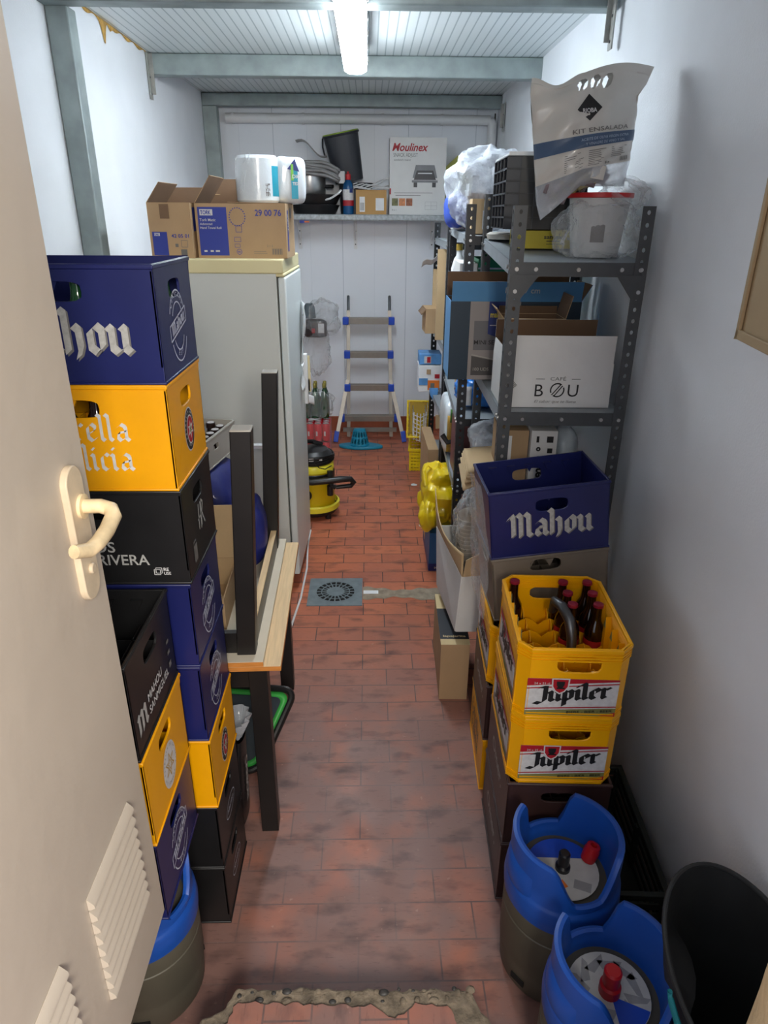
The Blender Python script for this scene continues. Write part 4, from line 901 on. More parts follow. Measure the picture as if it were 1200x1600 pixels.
carton('cardboard_box', 'small torn tan carton wedged behind the two printed cartons on the refrigerator', (-.80, 3.93, 1.80), .20, .12, .27, card_tan, R(6), flaps=[('F', .03, 50)])
pink = mat('pink_wrap', S(200, 130, 140), .4)
# wrapped paper roll packs on the carton
roll_film = mat('milky_wrapping', S(214, 222, 228), .25, 0, .04, 10, .35, 30, coat=.4)
teal_ink = mat('teal_print', S(30, 150, 175), .4); green_ink = mat('green_print', S(120, 190, 70), .4); navy_ink = mat('navy_print', S(30, 50, 120), .4)
def roll_pack(label, loc, r, h, rz=0):
    t = thing('paper_roll', label, 'paper roll', loc, rz)
    b = MB(); b.lathe([(0, .002), (r * .9, 0), (r, .012), (r * 1.01, h * .5), (r, h - .014), (r * .88, h), (r * .3, h + .003), (0, h)], roll_film, n=36); b.build('roll', t)
    b = MB()
    for k in range(9):
        a0 = random.uniform(0, 6.28); z0 = random.uniform(.02, h * .8)
        b.tube([(r * 1.005 * math.cos(a0 + q * .1), r * 1.005 * math.sin(a0 + q * .1), z0 + q * random.uniform(.0, .02)) for q in range(6)], .0022, roll_film, 5)
    b.build('wrap_fold', t)
    return t
rp = roll_pack('large white wrapped paper roll standing on the open carton', (-.535, 3.66, 2.046), .104, .205)
b = MB()
def _lab(i, j): a = R(-42 + 44 * i); return (.1055 * math.cos(a), .1055 * math.sin(a), .03 + .13 * j)
b.sheet(_lab, 8, 2, teal_ink); b.build('label', rp)
b = MB()
for k in range(9):
    for q in range(9):
        if random.random() < .5:
            a = R(-62 + 1.3 * k); a2 = R(-62 + 1.3 * (k + 1)); z = .03 + .006 * q; rr = .1058
            b.poly([(rr * math.cos(a), rr * math.sin(a), z), (rr * math.cos(a2), rr * math.sin(a2), z), (rr * math.cos(a2), rr * math.sin(a2), z + .006), (rr * math.cos(a), rr * math.sin(a), z + .006)], grey_ink)
b.build('print', rp, merge=False, smooth=0)
t = thing('tissue_pack', 'white plastic tissue pack with a blue and green print beside the big paper roll', 'paper pack', (-.395, 3.735, 2.046), R(14))
b = MB(); blob(b, (0, 0, .102), .078, .10, .104, roll_film, 77, .02, 36, .98, 5, .05); b.build('wrapper', t)
b = MB(); o = (-.078, -.098, 0); b.flat(rect2d(.028, .06, .02, .15), teal_ink, (-.03, -.1065, 0), (1, 0, .0), (0, 0, 1)); b.flat(shift(star2d(.034, .016, 3, 80)[0], .042, .16), navy_ink, (-.03, -.107, 0), (1, 0, 0), (0, 0, 1)); b.flat(rect2d(.028, .04, .10, .17), green_ink, (-.03, -.1072, 0), (1, 0, 0), (0, 0, 1))
b.flat(shift(text2d('DIC', .022, .03), .034, .11, 1) + shift(text2d('TEX', .018, .03), .034, .08, 1), white_ink, (-.03, -.1076, 0), (1, 0, 0), (0, 0, 1)); b.build('print', t, merge=False, smooth=0)

# ---------------------------------------------------------------- between the tables and the fridge
bluebag = mat('blue_fabric', S(30, 40, 120), .6, 0, .15, 8, .25, 25, coat=.15)
b = MB(); blob(b, (-.80, 2.92, .488), .22, .22, .493, bluebag, 3, .05, 36, .99, 4); o = b.build('cloth_bag'); tag(o, 'full blue bag under the light grey bottle crate behind the crate stack', 'bag')
t = crate('light grey beer crate of capped bottles on the blue bag before the refrigerator', (-.79, 2.94, .983), lgrey_p, .26, .36, .135, R(-10), fh=(.5, .6, .04, .016), sh=(.35, .6, .03, .014), cells=(4, 6), cellh=.6)
cap_w = mat('white_topped_cap', S(200, 196, 196), .4); capd = mat('dark_brown_cap', S(40, 22, 18), .35)
def capped(x, y, z, label, grp):
    t = thing('beer_bottle', label, 'bottle', (x, y, z), 0, grp); b = MB(); b.lathe([(0, 0), (.024, 0), (.025, .04), (.02, .07), (.017, .095), (0, .095)], glass_b, n=16); b.build('glass', t)
    b = MB(); b.lathe([(.021, .092), (.021, .112), (.018, .115)], capd, n=18); b.lathe([(.0165, .1150), (.0165, .1165), (0, .1168)], cap_w, n=18); b.build('cap', t)
for x_, y_ in [(.092, -.135 + .058 * k) for k in range(5)] + [(-.03, .10), (-.03, -.135), (.03, .16 - .02)]:
    c_, s_ = math.cos(R(-10)), math.sin(R(-10)); capped(-.79 + x_ * c_ - y_ * s_, 2.94 + x_ * s_ + y_ * c_, .996, 'white-topped brown bottle in the light grey crate before the refrigerator', 'bottles in the light grey crate')
b = MB(); blob(b, (-.468, 2.40, .878), .066, .10, .14, bluebag, 8, .06, 32, .98, 3); o = b.build('cloth_bag'); tag(o, 'small blue bag sitting between the legs of the upside-down table', 'bag')
carton('cardboard_box', 'open brown carton inside the upturned legs of the table', (-.605, 2.07, .7336), .25, .30, .115, card, R(2), flaps=[('B', .20, 6), ('F', .02, 20), ('L', .14, 30)], inside=card_tan)
b = MB(); b.bar((-.83, 3.20, .955), (-.47, 3.20, .955), .04, .016, white_p); b.box(-.82, -.80, 3.185, 3.215, 0, .95, white_p); b.box(-.50, -.48, 3.185, 3.215, 0, .95, white_p); tag(b.build('small_rail'), 'white slim rail in front of the foot of the refrigerator behind the tables', 'rail')
# green and grey tray leaning under the table
trg = mat('slate_plastic', S(60, 70, 78), .45, 0, .06, 8); grn = mat('bright_green_plastic', S(60, 170, 74), .45)
t = thing('leaning_tray', 'slate and green tray with a black tube rim leaning under the table', 'tray', (0, 0, 0))
BRp = V((-.432, 2.02, .02)); TR = V((-.300, 2.24, .235)); U = (TR - BRp).normalized(); L_ = (TR - BRp).length; Vv = V((-1, .12, 0)).normalized(); Nn = U.cross(Vv).normalized()
if Nn.y > 0: Nn = -Nn
def P(a, c, k=0): return BRp + U * (a * L_) + Vv * c + Nn * k
Wt = .40; rad = .05
def rr_loop(ins, k, n=7):
    out = []; a0, a1, c0, c1 = ins, L_ - ins, ins, Wt - ins; r_ = max(.012, rad - ins * .6)
    for (ax, cx, st) in ((a1 - r_, c0 + r_, -90), (a1 - r_, c1 - r_, 0), (a0 + r_, c1 - r_, 90), (a0 + r_, c0 + r_, 180)):
        for q in range(n): g = R(st + 90 * q / (n - 1)); out.append(P((ax + r_ * math.cos(g)) / L_, cx + r_ * math.sin(g), k))
    return out
b = MB(); b.tube(rr_loop(0, .0), .014, blackp, 10, True); b.build('tube_rim', t)
b = MB(); A, B = rr_loop(.014, .002), rr_loop(.036, .006); n_ = len(A); b.mesh(A + B, [(k, (k + 1) % n_, n_ + (k + 1) % n_, n_ + k) for k in range(n_)], grn)
b.build('green_border', t, solid=.003)
b = MB(); b.poly(rr_loop(.036, .006), trg); b.build('panel', t, solid=.004)
# black printed sack with a clear bunched top
t = thing('printed_sack', 'narrow black sack with white lettering standing beside the crate stack under the table', 'sack', (-.468, 1.845, 0))
b = MB(); b.sheet(lambda i, j: (.026 * (1 - .35 * j) * math.cos(2 * math.pi * i) + .022 * j, .085 * (1 - .45 * j) * math.sin(2 * math.pi * i), .36 * j), 24, 10, blackp); b.build('body', t)
b = MB(); b.sheet(lambda i, j: (.018 + (.010 + .03 * j) * math.cos(2 * math.pi * i) * (1 + .3 * math.sin(10 * i * 2 * math.pi)), (.03 + .03 * j) * math.sin(2 * math.pi * i), .36 + .08 * j), 30, 6, milky); b.build('clear_top', t)
b = MB(); pz = shift(text2d('CARBON', .05, .03), 0, 0, 1, -math.pi / 2); 
for q in pz: b.poly([(.026 * (1 - .35 * (min(1, max(0, (.28 + p[1]) / .36)))) + .022 * (.28 + p[1]) / .36 + .003, -.03 + p[0] * .9, .28 + p[1] * .95) for p in q], white_ink)
b.build('lettering', t, merge=False, smooth=0)

# ---------------------------------------------------------------- back wall shelf
granite = mat('granite_laminate', S(170, 176, 178), .45, 0, .28, 55)
t = thing('wall_shelf', 'speckled grey shelf board on brackets along the back wall', 'shelf', (.02, 6.42, 1.93))
b = MB(); b.box(-1.05, 1.0, -.21, .215, .02, .068, granite); b.build('board', t, bevel=.012)
for x in (-.64, -.14, .55):
    b = MB(); b.box(x - .016, x + .016, .20, .212, -.22, .02, white_p); b.box(x - .016, x + .016, -.12, .212, .012, .02, white_p); b.bar((x, .206, -.14), (x, -.06, .012), .008, .02, white_p)
    b.cyl((x, .2, -.07), (x, .195, -.07), .006, chrome_dark, n=8); b.cyl((x, .2, -.18), (x, .195, -.18), .006, chrome_dark, n=8); b.build('bracket', t)
b = MB(); b.box(-.60, -.52, -.213, -.2105, .0, .02, blue_ink); b.box(-.56, -.52, -.214, -.2125, .004, .016, or_ink); b.build('sticker', t)
SZ = 1.999
# pans
b = MB(); b.lathe([(.0, 0), (.17, 0), (.205, .07), (.212, .072), (.175, .004), (0, .004)], blackp, n=36, sx=1.0, sy=.72); o = b.build('frying_pan', loc=(-.46, 6.40, SZ)); tag(o, 'wide black pan lowest in the pile at the left of the back shelf', 'pan')
t = thing('frying_pan', 'black pan with a white-edged handle stacked on the wide pan on the back shelf', 'pan', (-.44, 6.39, SZ + .075))
b = MB(); b.lathe([(0, 0), (.16, 0), (.20, .075), (.206, .077), (.165, .004), (0, .004)], blackp, n=36, sy=.72); b.build('body', t)
b = MB(); b.tube([(.05, -.10, .03), (.12, -.13, .045), (.18, -.12, .08), (.21, -.10, .11)], .008, white_p, 8); b.build('handle', t)
t = thing('cooking_pot', 'shiny steel pot on the black pans under the folded grey cloth', 'pot', (-.50, 6.42, SZ + .155))
b = MB(); b.lathe([(0, 0), (.13, 0), (.135, .01), (.135, .135), (.14, .14), (.131, .138), (.13, .01), (0, .01)], steel, n=32); b.build('body', t)
b = MB(); b.cyl((.13, -.02, .06), (.20, -.06, .06), .014, blackp); b.build('handle', t)
clothm = mat('grey_oilcloth', S(142, 142, 142), .5, 0, .08, 10, .1, 30, coat=.2)
b = MB()
for k in range(5):
    z0 = SZ + .315 + .021 * k
    def fold(i, j, k=k, z0=z0):
        x = -.64 + .39 * i + .012 * math.sin(k * 2); y = 6.225 + .15 * j; sag = -.13 * max(0, i - .35) ** 1.2 - .012 * math.sin(6 * i); bul = .012 * math.sin(math.pi * min(1, j * 3)) + .004 * math.sin(9 * i + 2 * k)
        return (x, y - .012 * (k % 2), z0 + sag + bul)
    b.sheet(fold, 14, 10, clothm)
o = b.build('folded_cloth', solid=.019); tag(o, 'folded grey oilcloth draped over the steel pot on the back shelf', 'cloth')
b = MB(); b.sheet(lambda i, j: (-.60 + .25 * i, 6.34 + .12 * j, SZ + .55 - .10 * i + .03 * math.sin(6 * i)), 10, 4, clothm); tag(b.build('cloth_strap', solid=.01), 'stiff grey strap sticking up behind the wrapped paper rolls', 'strap')
# black bin with a green lid, leaning back
lime = mat('lime_plastic', S(150, 180, 60), .45); char = mat('charcoal_plastic', S(46, 50, 58), .45, 0, .06, 8)
t = thing('waste_bin', 'charcoal bin with a lime lid tilted against the back wall on the shelf', 'bin', (-.165, 6.485, SZ + .262), 0, None, (R(6), R(-11), 0))
b = MB()
def binw(i, j):
    a = 2 * math.pi * i; c, s = math.cos(a), math.sin(a); k = 1 + .22 * j; q = (abs(c) ** 3 + abs(s) ** 3) ** (-1 / 3); return (.120 * k * q * c, .10 * k * q * s, .36 * j)
b.sheet(binw, 40, 8, char); b.poly([binw(k / 40, 0) for k in range(40)], char); b.build('body', t)
b = MB(); b.tube([tuple(V(binw(k / 40, 1)) + V((0, 0, -.004))) for k in range(40)], .010, char, 8, True); b.build('rim', t)
b = MB(); b.poly([tuple(V(binw(k / 40, 1)) * .98 + V((0, 0, .012))) for k in range(40)], lime); b.tube([tuple(V(binw(k / 40, 1)) * .985 + V((0, 0, .010))) for k in range(40)], .008, lime, 8, True); b.build('lid', t)
b = MB(); b.tube([(-.155, 0, .35), (-.165, -.06, .29), (-.16, -.10, .22)], .007, char, 8); b.build('handle', t)
char2 = char
t = thing('storage_tub', 'dark tub lying under the tilted bin on the back shelf', 'tub', (-.11, 6.47, SZ), 0)
b = MB(); b.sheet(lambda i, j: (.13 * math.cos(2 * math.pi * i) * (1 + .1 * j), .09 * math.sin(2 * math.pi * i) * (1 + .1 * j), .245 * j), 28, 4, char); b.poly([(.143 * math.cos(k * .314), .11 * math.sin(k * .314), .245) for k in range(20)], char); b.build('body', t)
b = MB(); b.tube([(.147 * math.cos(k * .2244), .113 * math.sin(k * .2244), .24) for k in range(28)], .006, char, 6, True); b.build('rim', t)
# cleaner bottle
t = thing('cleaner_bottle', 'blue bottle with a red cap and red-white label on the back shelf', 'bottle', (-.172, 6.30, SZ))
bb = mat('petrol_blue_plastic', S(10, 78, 128), .3); 
b = MB(); b.lathe([(0, 0), (.042, 0), (.045, .01), (.045, .20), (.038, .235), (.018, .262), (.016, .275), (0, .275)], bb, n=28, sy=.8); b.build('body', t)
b = MB(); b.lathe([(.022, .262), (.024, .27), (.022, .305), (.01, .31), (.009, .325), (0, .326)], red_p, n=20); b.build('cap', t)
b = MB(); b.lathe([(.0457, .10), (.0457, .19)], white_ink, n=28, sy=.8); b.lathe([(.046, .065), (.046, .108)], red_ink, n=28, sy=.8); b.lathe([(.0462, .165), (.0462, .195)], navy_ink, n=28, sy=.8, a0=R(-75), a1=R(-35)); b.build('label', t, merge=False)
kr = mat('kraft_box', S(190, 148, 92), .75, 0, .05, 6)
carton('cardboard_box', 'closed kraft box with white labels on the back shelf beside the cleaner bottle', (.02, 6.34, SZ), .255, .18, .185, kr, closed=True, prints=[('front', 'label', [(rect2d(.03, .075, .02, .135) + rect2d(.165, .235, .03, .125), paper), ([rect2d(.035 + .006 * k, .038 + .006 * k, .03, .09)[0] for k in range(6)], grey_ink)])])
b = MB()
for k in range(6):
    z = SZ + .20 + .006 * k; b.tube([(-.13 + .3 * q / 12, 6.30 + .03 * math.sin(q * .9 + k) + .012 * k, z + .012 * math.sin(q * .8 + k * 1.3) + (.05 * (q / 12) ** 3 if k > 3 else 0)) for q in range(13)], .005, white_p, 6)
tag(b.build('cable_bundle'), 'bundle of white cables lying on the kraft box on the back shelf', 'cable')
b = MB(); b.box(-.255, -.20, 6.34, 6.37, SZ + .155 + .08, SZ + .33, white_p); tag(b.build('power_adapter', bevel=.006), 'small white adapter resting by the pan behind the blue bottle', 'adapter')
# sandwich maker box
photo_g = mat('print_steel', S(120, 122, 126), .4, 0, .1, 20); photo_d = mat('print_dark', S(60, 60, 64), .4); food1 = mat('print_food_green', S(110, 110, 70), .5, 0, .4, 60); food2 = mat('print_food_orange', S(205, 130, 80), .5, 0, .3, 60); food3 = mat('print_food_brown', S(150, 90, 60), .5, 0, .4, 60)
sc = [('front', 'print', [
  (shift([[(q[0] + q[1] * .28, q[1]) for q in a] for a in fit_text('Moulinex', .285, .022, .080)], .02, .478), red_ink),
  (shift(fit_text('SNACK ADJUST', .20, 0, .04), .03, .435) + shift(fit_text('sandwich maker', .14, 0, .022), .035, .405) + rect2d(.04, .36, .165, .169) + rect2d(.05, .26, .145, .149) + pline2d([(.30, .10), (.40, .10), (.40, .04), (.30, .04)], .001, True) + pline2d([(.30, .07), (.40, .07)], .001) + pline2d([(.35, .10), (.35, .04)], .001) + shift(text2d('4 in 1', .018, .01), .02, .03), grey_ink),
  ([[(.215, .375), (.37, .375), (.395, .28), (.19, .28)]] + rect2d(.185, .40, .245, .262), photo_g), ([[(.225, .335), (.36, .335), (.385, .265), (.20, .265)]] + rect2d(.20, .23, .21, .245) + rect2d(.355, .385, .21, .245), photo_d),
  ([[(.235, .318), (.35, .318), (.352, .31), (.233, .31)]], paper), (rect2d(-.0, .012, .155, .20), red_ink), (rect2d(.02, .072, .068, .125), food1), (rect2d(.08, .132, .068, .125), food2), (rect2d(.14, .192, .068, .125), food3)])]
carton('appliance_box', 'white upright box with a picture of a sandwich maker on the back shelf', (.405, 6.36, SZ), .465, .17, .575, card_white, R(.5), closed=True, prints=sc)
ygm = mat('lime_card', S(186, 186, 96), .6)
b = MB(); b.prism([(-.14, 0), (.14, 0), (.16, .17), (.02, .34), (-.14, .20)], .02, ygm, (0, 0, 0), (1, 0, 0), (0, 0, 1)); tag(b.build('lime_card', loc=(.75, 6.60, 2.13 + .001)), 'pointed lime-green card standing behind the sandwich maker box', 'card')
b = MB(); b.box(.66, .90, 6.42, 6.58, SZ, 2.129, blackp); tag(b.build('dark_case', bevel=.015), 'dark case under the lime card at the right of the back shelf', 'case')

# ---------------------------------------------------------------- ladder on the back wall
t = thing('stepladder', 'folded aluminium ladder with blue end caps leaning on the back wall', 'ladder', (0, 0, 0))
def LP(x, z): return V((x, 6.36 + .20 * z / 1.25, z))
for s, xb, xt in ((-1, -.20, -.192), (1, .212, .190)):
    b = MB(); b.bar(LP(xb, .02), LP(xt, 1.18), .032, .05, alu, up=(0, 1, 0)); b.tube([LP(xt, 1.16), LP(xt, 1.26), LP(xt, 1.30) + V((0, .02, 0)), LP(xt, 1.28) + V((0, .05, 0))], .013, chrome_dark, 10); b.build('inner_rail', t)
    b = MB(); b.bar(V((xb + s * .115, 6.26, .03)), LP(xt + s * .012, .56) + V((0, -.04, 0)), .035, .05, alu, up=(0, 1, 0)); b.build('outer_rail', t)
    b = MB(); b.bar(V((xb + s * .122, 6.252, 0)), V((xb + s * .108, 6.275, .10)), .045, .06, lblue_p, up=(0, 1, 0)); b.build('foot_cap', t, bevel=.004)
for z, xl, xr, ex in ((1.10, -.215, .208, .02), (.80, -.205, .2, .0), (.50, -.205, .207, 0), (.215, -.262, .266, 0)):
    dy = -.05; p = LP(0, z)
    b = MB(); b.box(xl, xr, p.y + dy - .035, p.y + dy + .04, z - .03, z + .02, alu)
    for q in (-.02, 0, .02): b.box(xl, xr, p.y + dy + q - .006, p.y + dy + q + .006, z + .02, z + .026, alu)
    b.build('step', t)
    for x in (xl, xr):
        b = MB(); b.box(x - .028, x + .028, p.y + dy - .045, p.y + dy + .03, z - .036, z + .030, lblue_p); b.build('step_cap', t, bevel=.006)
b = MB(); b.bar((-.25, 6.29, .11), (.26, 6.29, .11), .03, .035, alu); b.build('cross_bar', t)
# mop wringer
wr = mat('turquoise_plastic', S(24, 140, 175), .4)
t = thing('mop_wringer', 'turquoise plastic mop wringer lying on the tiles under the ladder', 'mop wringer', (-.08, 6.08, 0))
b = MB(); n = 40
b.prism([(.20 * math.cos(a) * (1 - .12 * math.sin(2 * a)), .085 * math.sin(a)) for a in [2 * math.pi * k / n for k in range(n)]], .028, wr, (0.0, 0, .0)); b.build('base', t, bevel=.008)
b = MB(); 
b.sheet(lambda i, j: ((.088 - .035 * j) * math.cos(2 * math.pi * i) - .01, (.075 - .03 * j) * math.sin(2 * math.pi * i), .028 + .15 * j), 56, 21, wr, skip=lambda u, v: (u * 14) % 1 < .5 and (v * 7) % 3 > 1.0 and .1 < v < .9)
b.poly([(.053 * math.cos(k * .2244) - .01, .045 * math.sin(k * .2244), .178) for k in range(28)], wr); b.build('basket', t, solid=.004)

# ---------------------------------------------------------------- vacuum cleaner
vy = mat('yellow_tank_plastic', S(214, 186, 10), .35); vyl = mat('light_yellow_plastic', S(238, 226, 60), .35)
t = thing('vacuum_cleaner', 'yellow and black wet vacuum cleaner on the tiles beside the refrigerator', 'vacuum cleaner', (-.395, 4.565, 0), 0); t.scale = (1, 1, .87)
b = MB(); b.lathe([(0, .03), (.15, .03), (.165, .05), (.17, .07), (0, .07)], blackp, n=36)
for k in range(4): a = R(45 + 90 * k); b.cyl((.14 * math.cos(a), .14 * math.sin(a) - .0, 0), (.14 * math.cos(a), .14 * math.sin(a), .04), .022, blackp)
b.build('base', t)
b = MB(); b.lathe([(.168, .07), (.178, .075), (.178, .115), (.165, .125)], vyl, n=40); b.build('bumper', t)
b = MB(); b.lathe([(.145, .07), (.145, .12), (.138, .30), (.142, .31)], vy, n=40); b.lathe([(.142, .40), (.142, .45), (.135, .46), (.0, .46)], vyl, n=40); b.lathe([(.139, .30), (.139, .405)], vy, n=40); b.build('tank', t)
b = MB(); b.lathe([(.146, .33), (.148, .335), (.148, .385), (.144, .39)], blackp, n=40)
b.lathe([(.13, .46), (.138, .475), (.132, .53), (.10, .565), (.0, .575)], blackp, n=36); b.build('motor_head', t)
b = MB(); b.tube([(-.06, -.15, .22), (-.08, -.152, .36), (-.075, -.13, .5), (-.05, -.04, .64), (-.01, .06, .60), (.06, .08, .57)], [.018, .018, .018, .02, .02, .016], blackp, 10, flat=.6); b.build('carry_handle', t)
b = MB()
for k in range(5): b.tube([(.14 * math.cos(a) * (1.03 + .02 * math.sin(3 * a + k)), .13 * math.sin(a) * 1.08, .485 + .012 * k + .008 * math.sin(2 * a + k)) for a in [2 * math.pi * q / 24 for q in range(24)]], .005, blackp, 6, True)
b.tube([(.02, -.148, .50), (.05, -.152, .46), (.09, -.14, .445), (.13, -.08, .45)], .004, blackp, 6); b.build('power_cord', t)
b = MB(); b.tube([(-.10, -.155, .345), (0, -.165, .345), (.10, -.16, .355), (.20, -.14, .36), (.265, -.125, .355), (.285, -.12, .325), (.265, -.12, .295), (.20, -.125, .29), (.16, -.13, .285)], [.026, .026, .027, .026, .022, .02, .019, .018, .016], blackp, 12); b.tube([(.16, -.13, .285), (.13, -.13, .30), (.12, -.12, .36), (.12, -.11, .42)], .02, blackp, 10); b.tube([(.12, -.13, .30), (.12, -.13, .22)], .022, blackp, 10); b.build('hose_grip', t)
b = MB(); b.tube([(-.06 + .045 * math.cos(a), -.15 - .004, .225 + .045 * math.sin(a)) for a in [2 * math.pi * q / 20 for q in range(20)]], .009, blackp, 8, True); b.build('buckle_ring', t)
b = MB(); b.box(-.02, .012, -.138, -.134, .505, .54, white_ink); b.box(.05, .07, -.128, -.124, .51, .525, white_ink); b.build('sticker', t)
# white cable at the foot of the fridge
b = MB(); b.tube([(-.405, 4.25, .006), (-.405, 4.02, .006), (-.385, 3.7, .006), (-.39, 3.35, .006), (-.415, 3.05, .006), (-.43, 2.8, .006)], .006, white_p, 6); tag(b.build('cable'), 'white cable lying on the tiles along the foot of the refrigerator', 'cable')

# ---------------------------------------------------------------- drinks behind the fridge
can_r = mat('red_can_print', S(200, 24, 44), .3, .2, .08, 20); can_t = mat('can_top_aluminium', S(190, 190, 192), .3, .8)
shrink = film('shrink_wrap', (.9, .75, .76), .10, .08, .3, 30)
def can_pack(label, loc, nx=4, ny=4):
    t = thing('can_pack', label, 'drinks pack', loc); pr0 = None
    for i in range(nx):
        for j in range(ny):
            x, y = (i - (nx - 1) / 2) * .067, (j - (ny - 1) / 2) * .067
            if pr0 is None:
                b = MB(); b.lathe([(0, .004), (.024, 0), (.033, .012), (.033, .135), (.026, .150)], can_r, n=18); b.lathe([(.026, .15), (.027, .153), (.024, .152), (.023, .147), (0, .147)], can_t, n=18); b.lathe([(.0333, .05), (.0333, .09)], white_ink, n=18, a0=R(-120), a1=R(-95)); pr0 = b.build('can', t, loc=(x, y, 0))
            else: c = pr0.copy(); COL.objects.link(c); c.parent = t; c.location = (x, y, 0)
    b = MB(); W2, D2 = nx * .0335 + .001, ny * .0335 + .001; b.sheet(lambda i, j: ((W2 if abs(math.cos(2 * math.pi * i)) > .3 else W2 * .98) * max(-1, min(1, 1.5 * math.cos(2 * math.pi * i))), D2 * max(-1, min(1, 1.5 * math.sin(2 * math.pi * i))), .156 * j), 40, 3, shrink); b.build('shrink_wrap', t)
    b = MB(); b.box(-.05, .03, -.02, .02, .1565, .1575, white_ink); b.build('price_label', t)
    return t
carton('cardboard_box', 'low grey carton on the floor under the red can packs', (-.465, 5.62, 0), .27, .26, .09, grey_p, closed=True)
can_pack('lower shrink-wrapped pack of red drink cans behind the vacuum cleaner', (-.465, 5.60, .0925))
can_pack('shrink-wrapped pack of red drink cans stacked under the green bottles', (-.462, 5.60, .2505))
t = thing('bottle_pack', 'plastic-wrapped pack of green bottles on top of the red can packs', 'drinks pack', (-.46, 5.70, .4095))
for i in range(3):
    for j in range(2):
        b = MB(); b.lathe([(0, 0), (.036, 0), (.038, .01), (.038, .16), (.03, .20), (.014, .245), (.013, .29), (0, .29)], glass_g, n=18); g = b.build('bottle', t, loc=(-.075 + .078 * i, -.04 + .08 * j, 0))
        b = MB(); b.lathe([(.0155, .255), (.0155, .288), (.012, .294), (0, .294)], capg, n=14); b.build('cap', g)
b = MB(); blob(b, (.01, 0, .11), .135, .10, .115, clear, 4, .08, 30, .95, 3.2); b.build('plastic_wrap', t)
# bags hanging on the back wall
t = thing('hanging_bag', 'clear plastic bags with dark packets hanging on the back wall beside the refrigerator', 'bag', (-.47, 6.50, 1.02))
b = MB(); blob(b, (.04, 0, .10), .16, .10, .16, clear, 11, .16, 36, .98, 2.2); blob(b, (-.02, .01, -.19), .12, .08, .24, clear, 12, .14, 36, .98, 2.2); b.build('clear_film', t)
cof = mat('dark_packet', S(50, 44, 46), .3, 0, .5, 18, coat=.4); b = MB(); blob(b, (-.03, .0, .005), .11, .05, .085, cof, 5, .06, 20, .95, 4); b.build('packet', t)
b = MB(); b.box(.0, .055, -.058, -.054, -.03, .055, paper); b.box(-.06, -.03, -.058, -.054, -.03, .01, red_ink); b.build('packet_label', t)
b = MB(); b.cyl((0, .14, .25), (0, .09, .25), .006, steel); b.tube([(0, .09, .25), (0, .02, .25), (0, .0, .22)], .004, steel); b.build('hook', t)
b = MB(); b.lathe([(0, 0), (.06, 0), (.05, .10), (.03, .13), (0, .13)], mat('smoked_jar', S(90, 100, 105), .15, 0, .2, 10), c=(-.08, .0, .10), n=20); b.build('smoked_jar', t)
b = MB(); b.box(-.505, -.468, 5.38, 5.41, .70, .98, cream_p); b.box(-.56, -.468, 5.38, 5.41, .70, .80, cream_p); b.box(-.56, -.53, 5.38, 5.44, 0, .80, cream_p); tag(b.build('plastic_stand', bevel=.004), 'cream plastic upright standing between the refrigerator and the green bottles', 'stand')
b = MB(); b.sheet(lambda i, j: (-.54 + .10 * i, 5.375 - .01 * i, .695 - .07 * j - .03 * i), 4, 4, paper); tag(b.build('paper_sheet', solid=.001), 'white leaflet stuck on the cream stand above the green bottles', 'paper')

# ---------------------------------------------------------------- slotted steel racks along the right wall
def perforated(b, o, u, v, L_, w, m, pitch=.038, r=.0062, hole_from=.02, phase=0):
    """strip with a row of slots: o corner, u along the length, v across"""
    o, u, v = V(o), V(u), V(v); n = int(L_ / pitch); p = L_ / n; A = [(-.5, -.5), (0, -.5), (.5, -.5), (.5, 0), (.5, .5), (0, .5), (-.5, .5), (-.5, 0)]
    for k in range(n):
        c = o + u * (p * (k + .5)) + v * (w / 2); vs = []
        for (x, y) in A: vs.append(c + u * (x * p) + v * (y * w))
        for (x, y) in A:
            a = math.atan2(y * w, x * p); vs.append(c + u * (r * 1.25 * math.cos(a)) + v * (r * math.sin(a)))
        b.mesh(vs, [(i, (i + 1) % 8, 8 + (i + 1) % 8, 8 + i) for i in range(8)], m)
_bolt = []
def bolt(parent, loc, rz):
    if not _bolt:
        b = MB(); b.cyl((0, -.0045, 0), (0, .0045, 0), .0068, steel, n=10); o = b.build('bolt', parent, loc=loc, rot=(0, 0, R(rz))); _bolt.append(o)
    else: o = _bolt[0].copy(); COL.objects.link(o); o.parent = parent; o.location = loc; o.rotation_euler = (0, 0, R(rz))
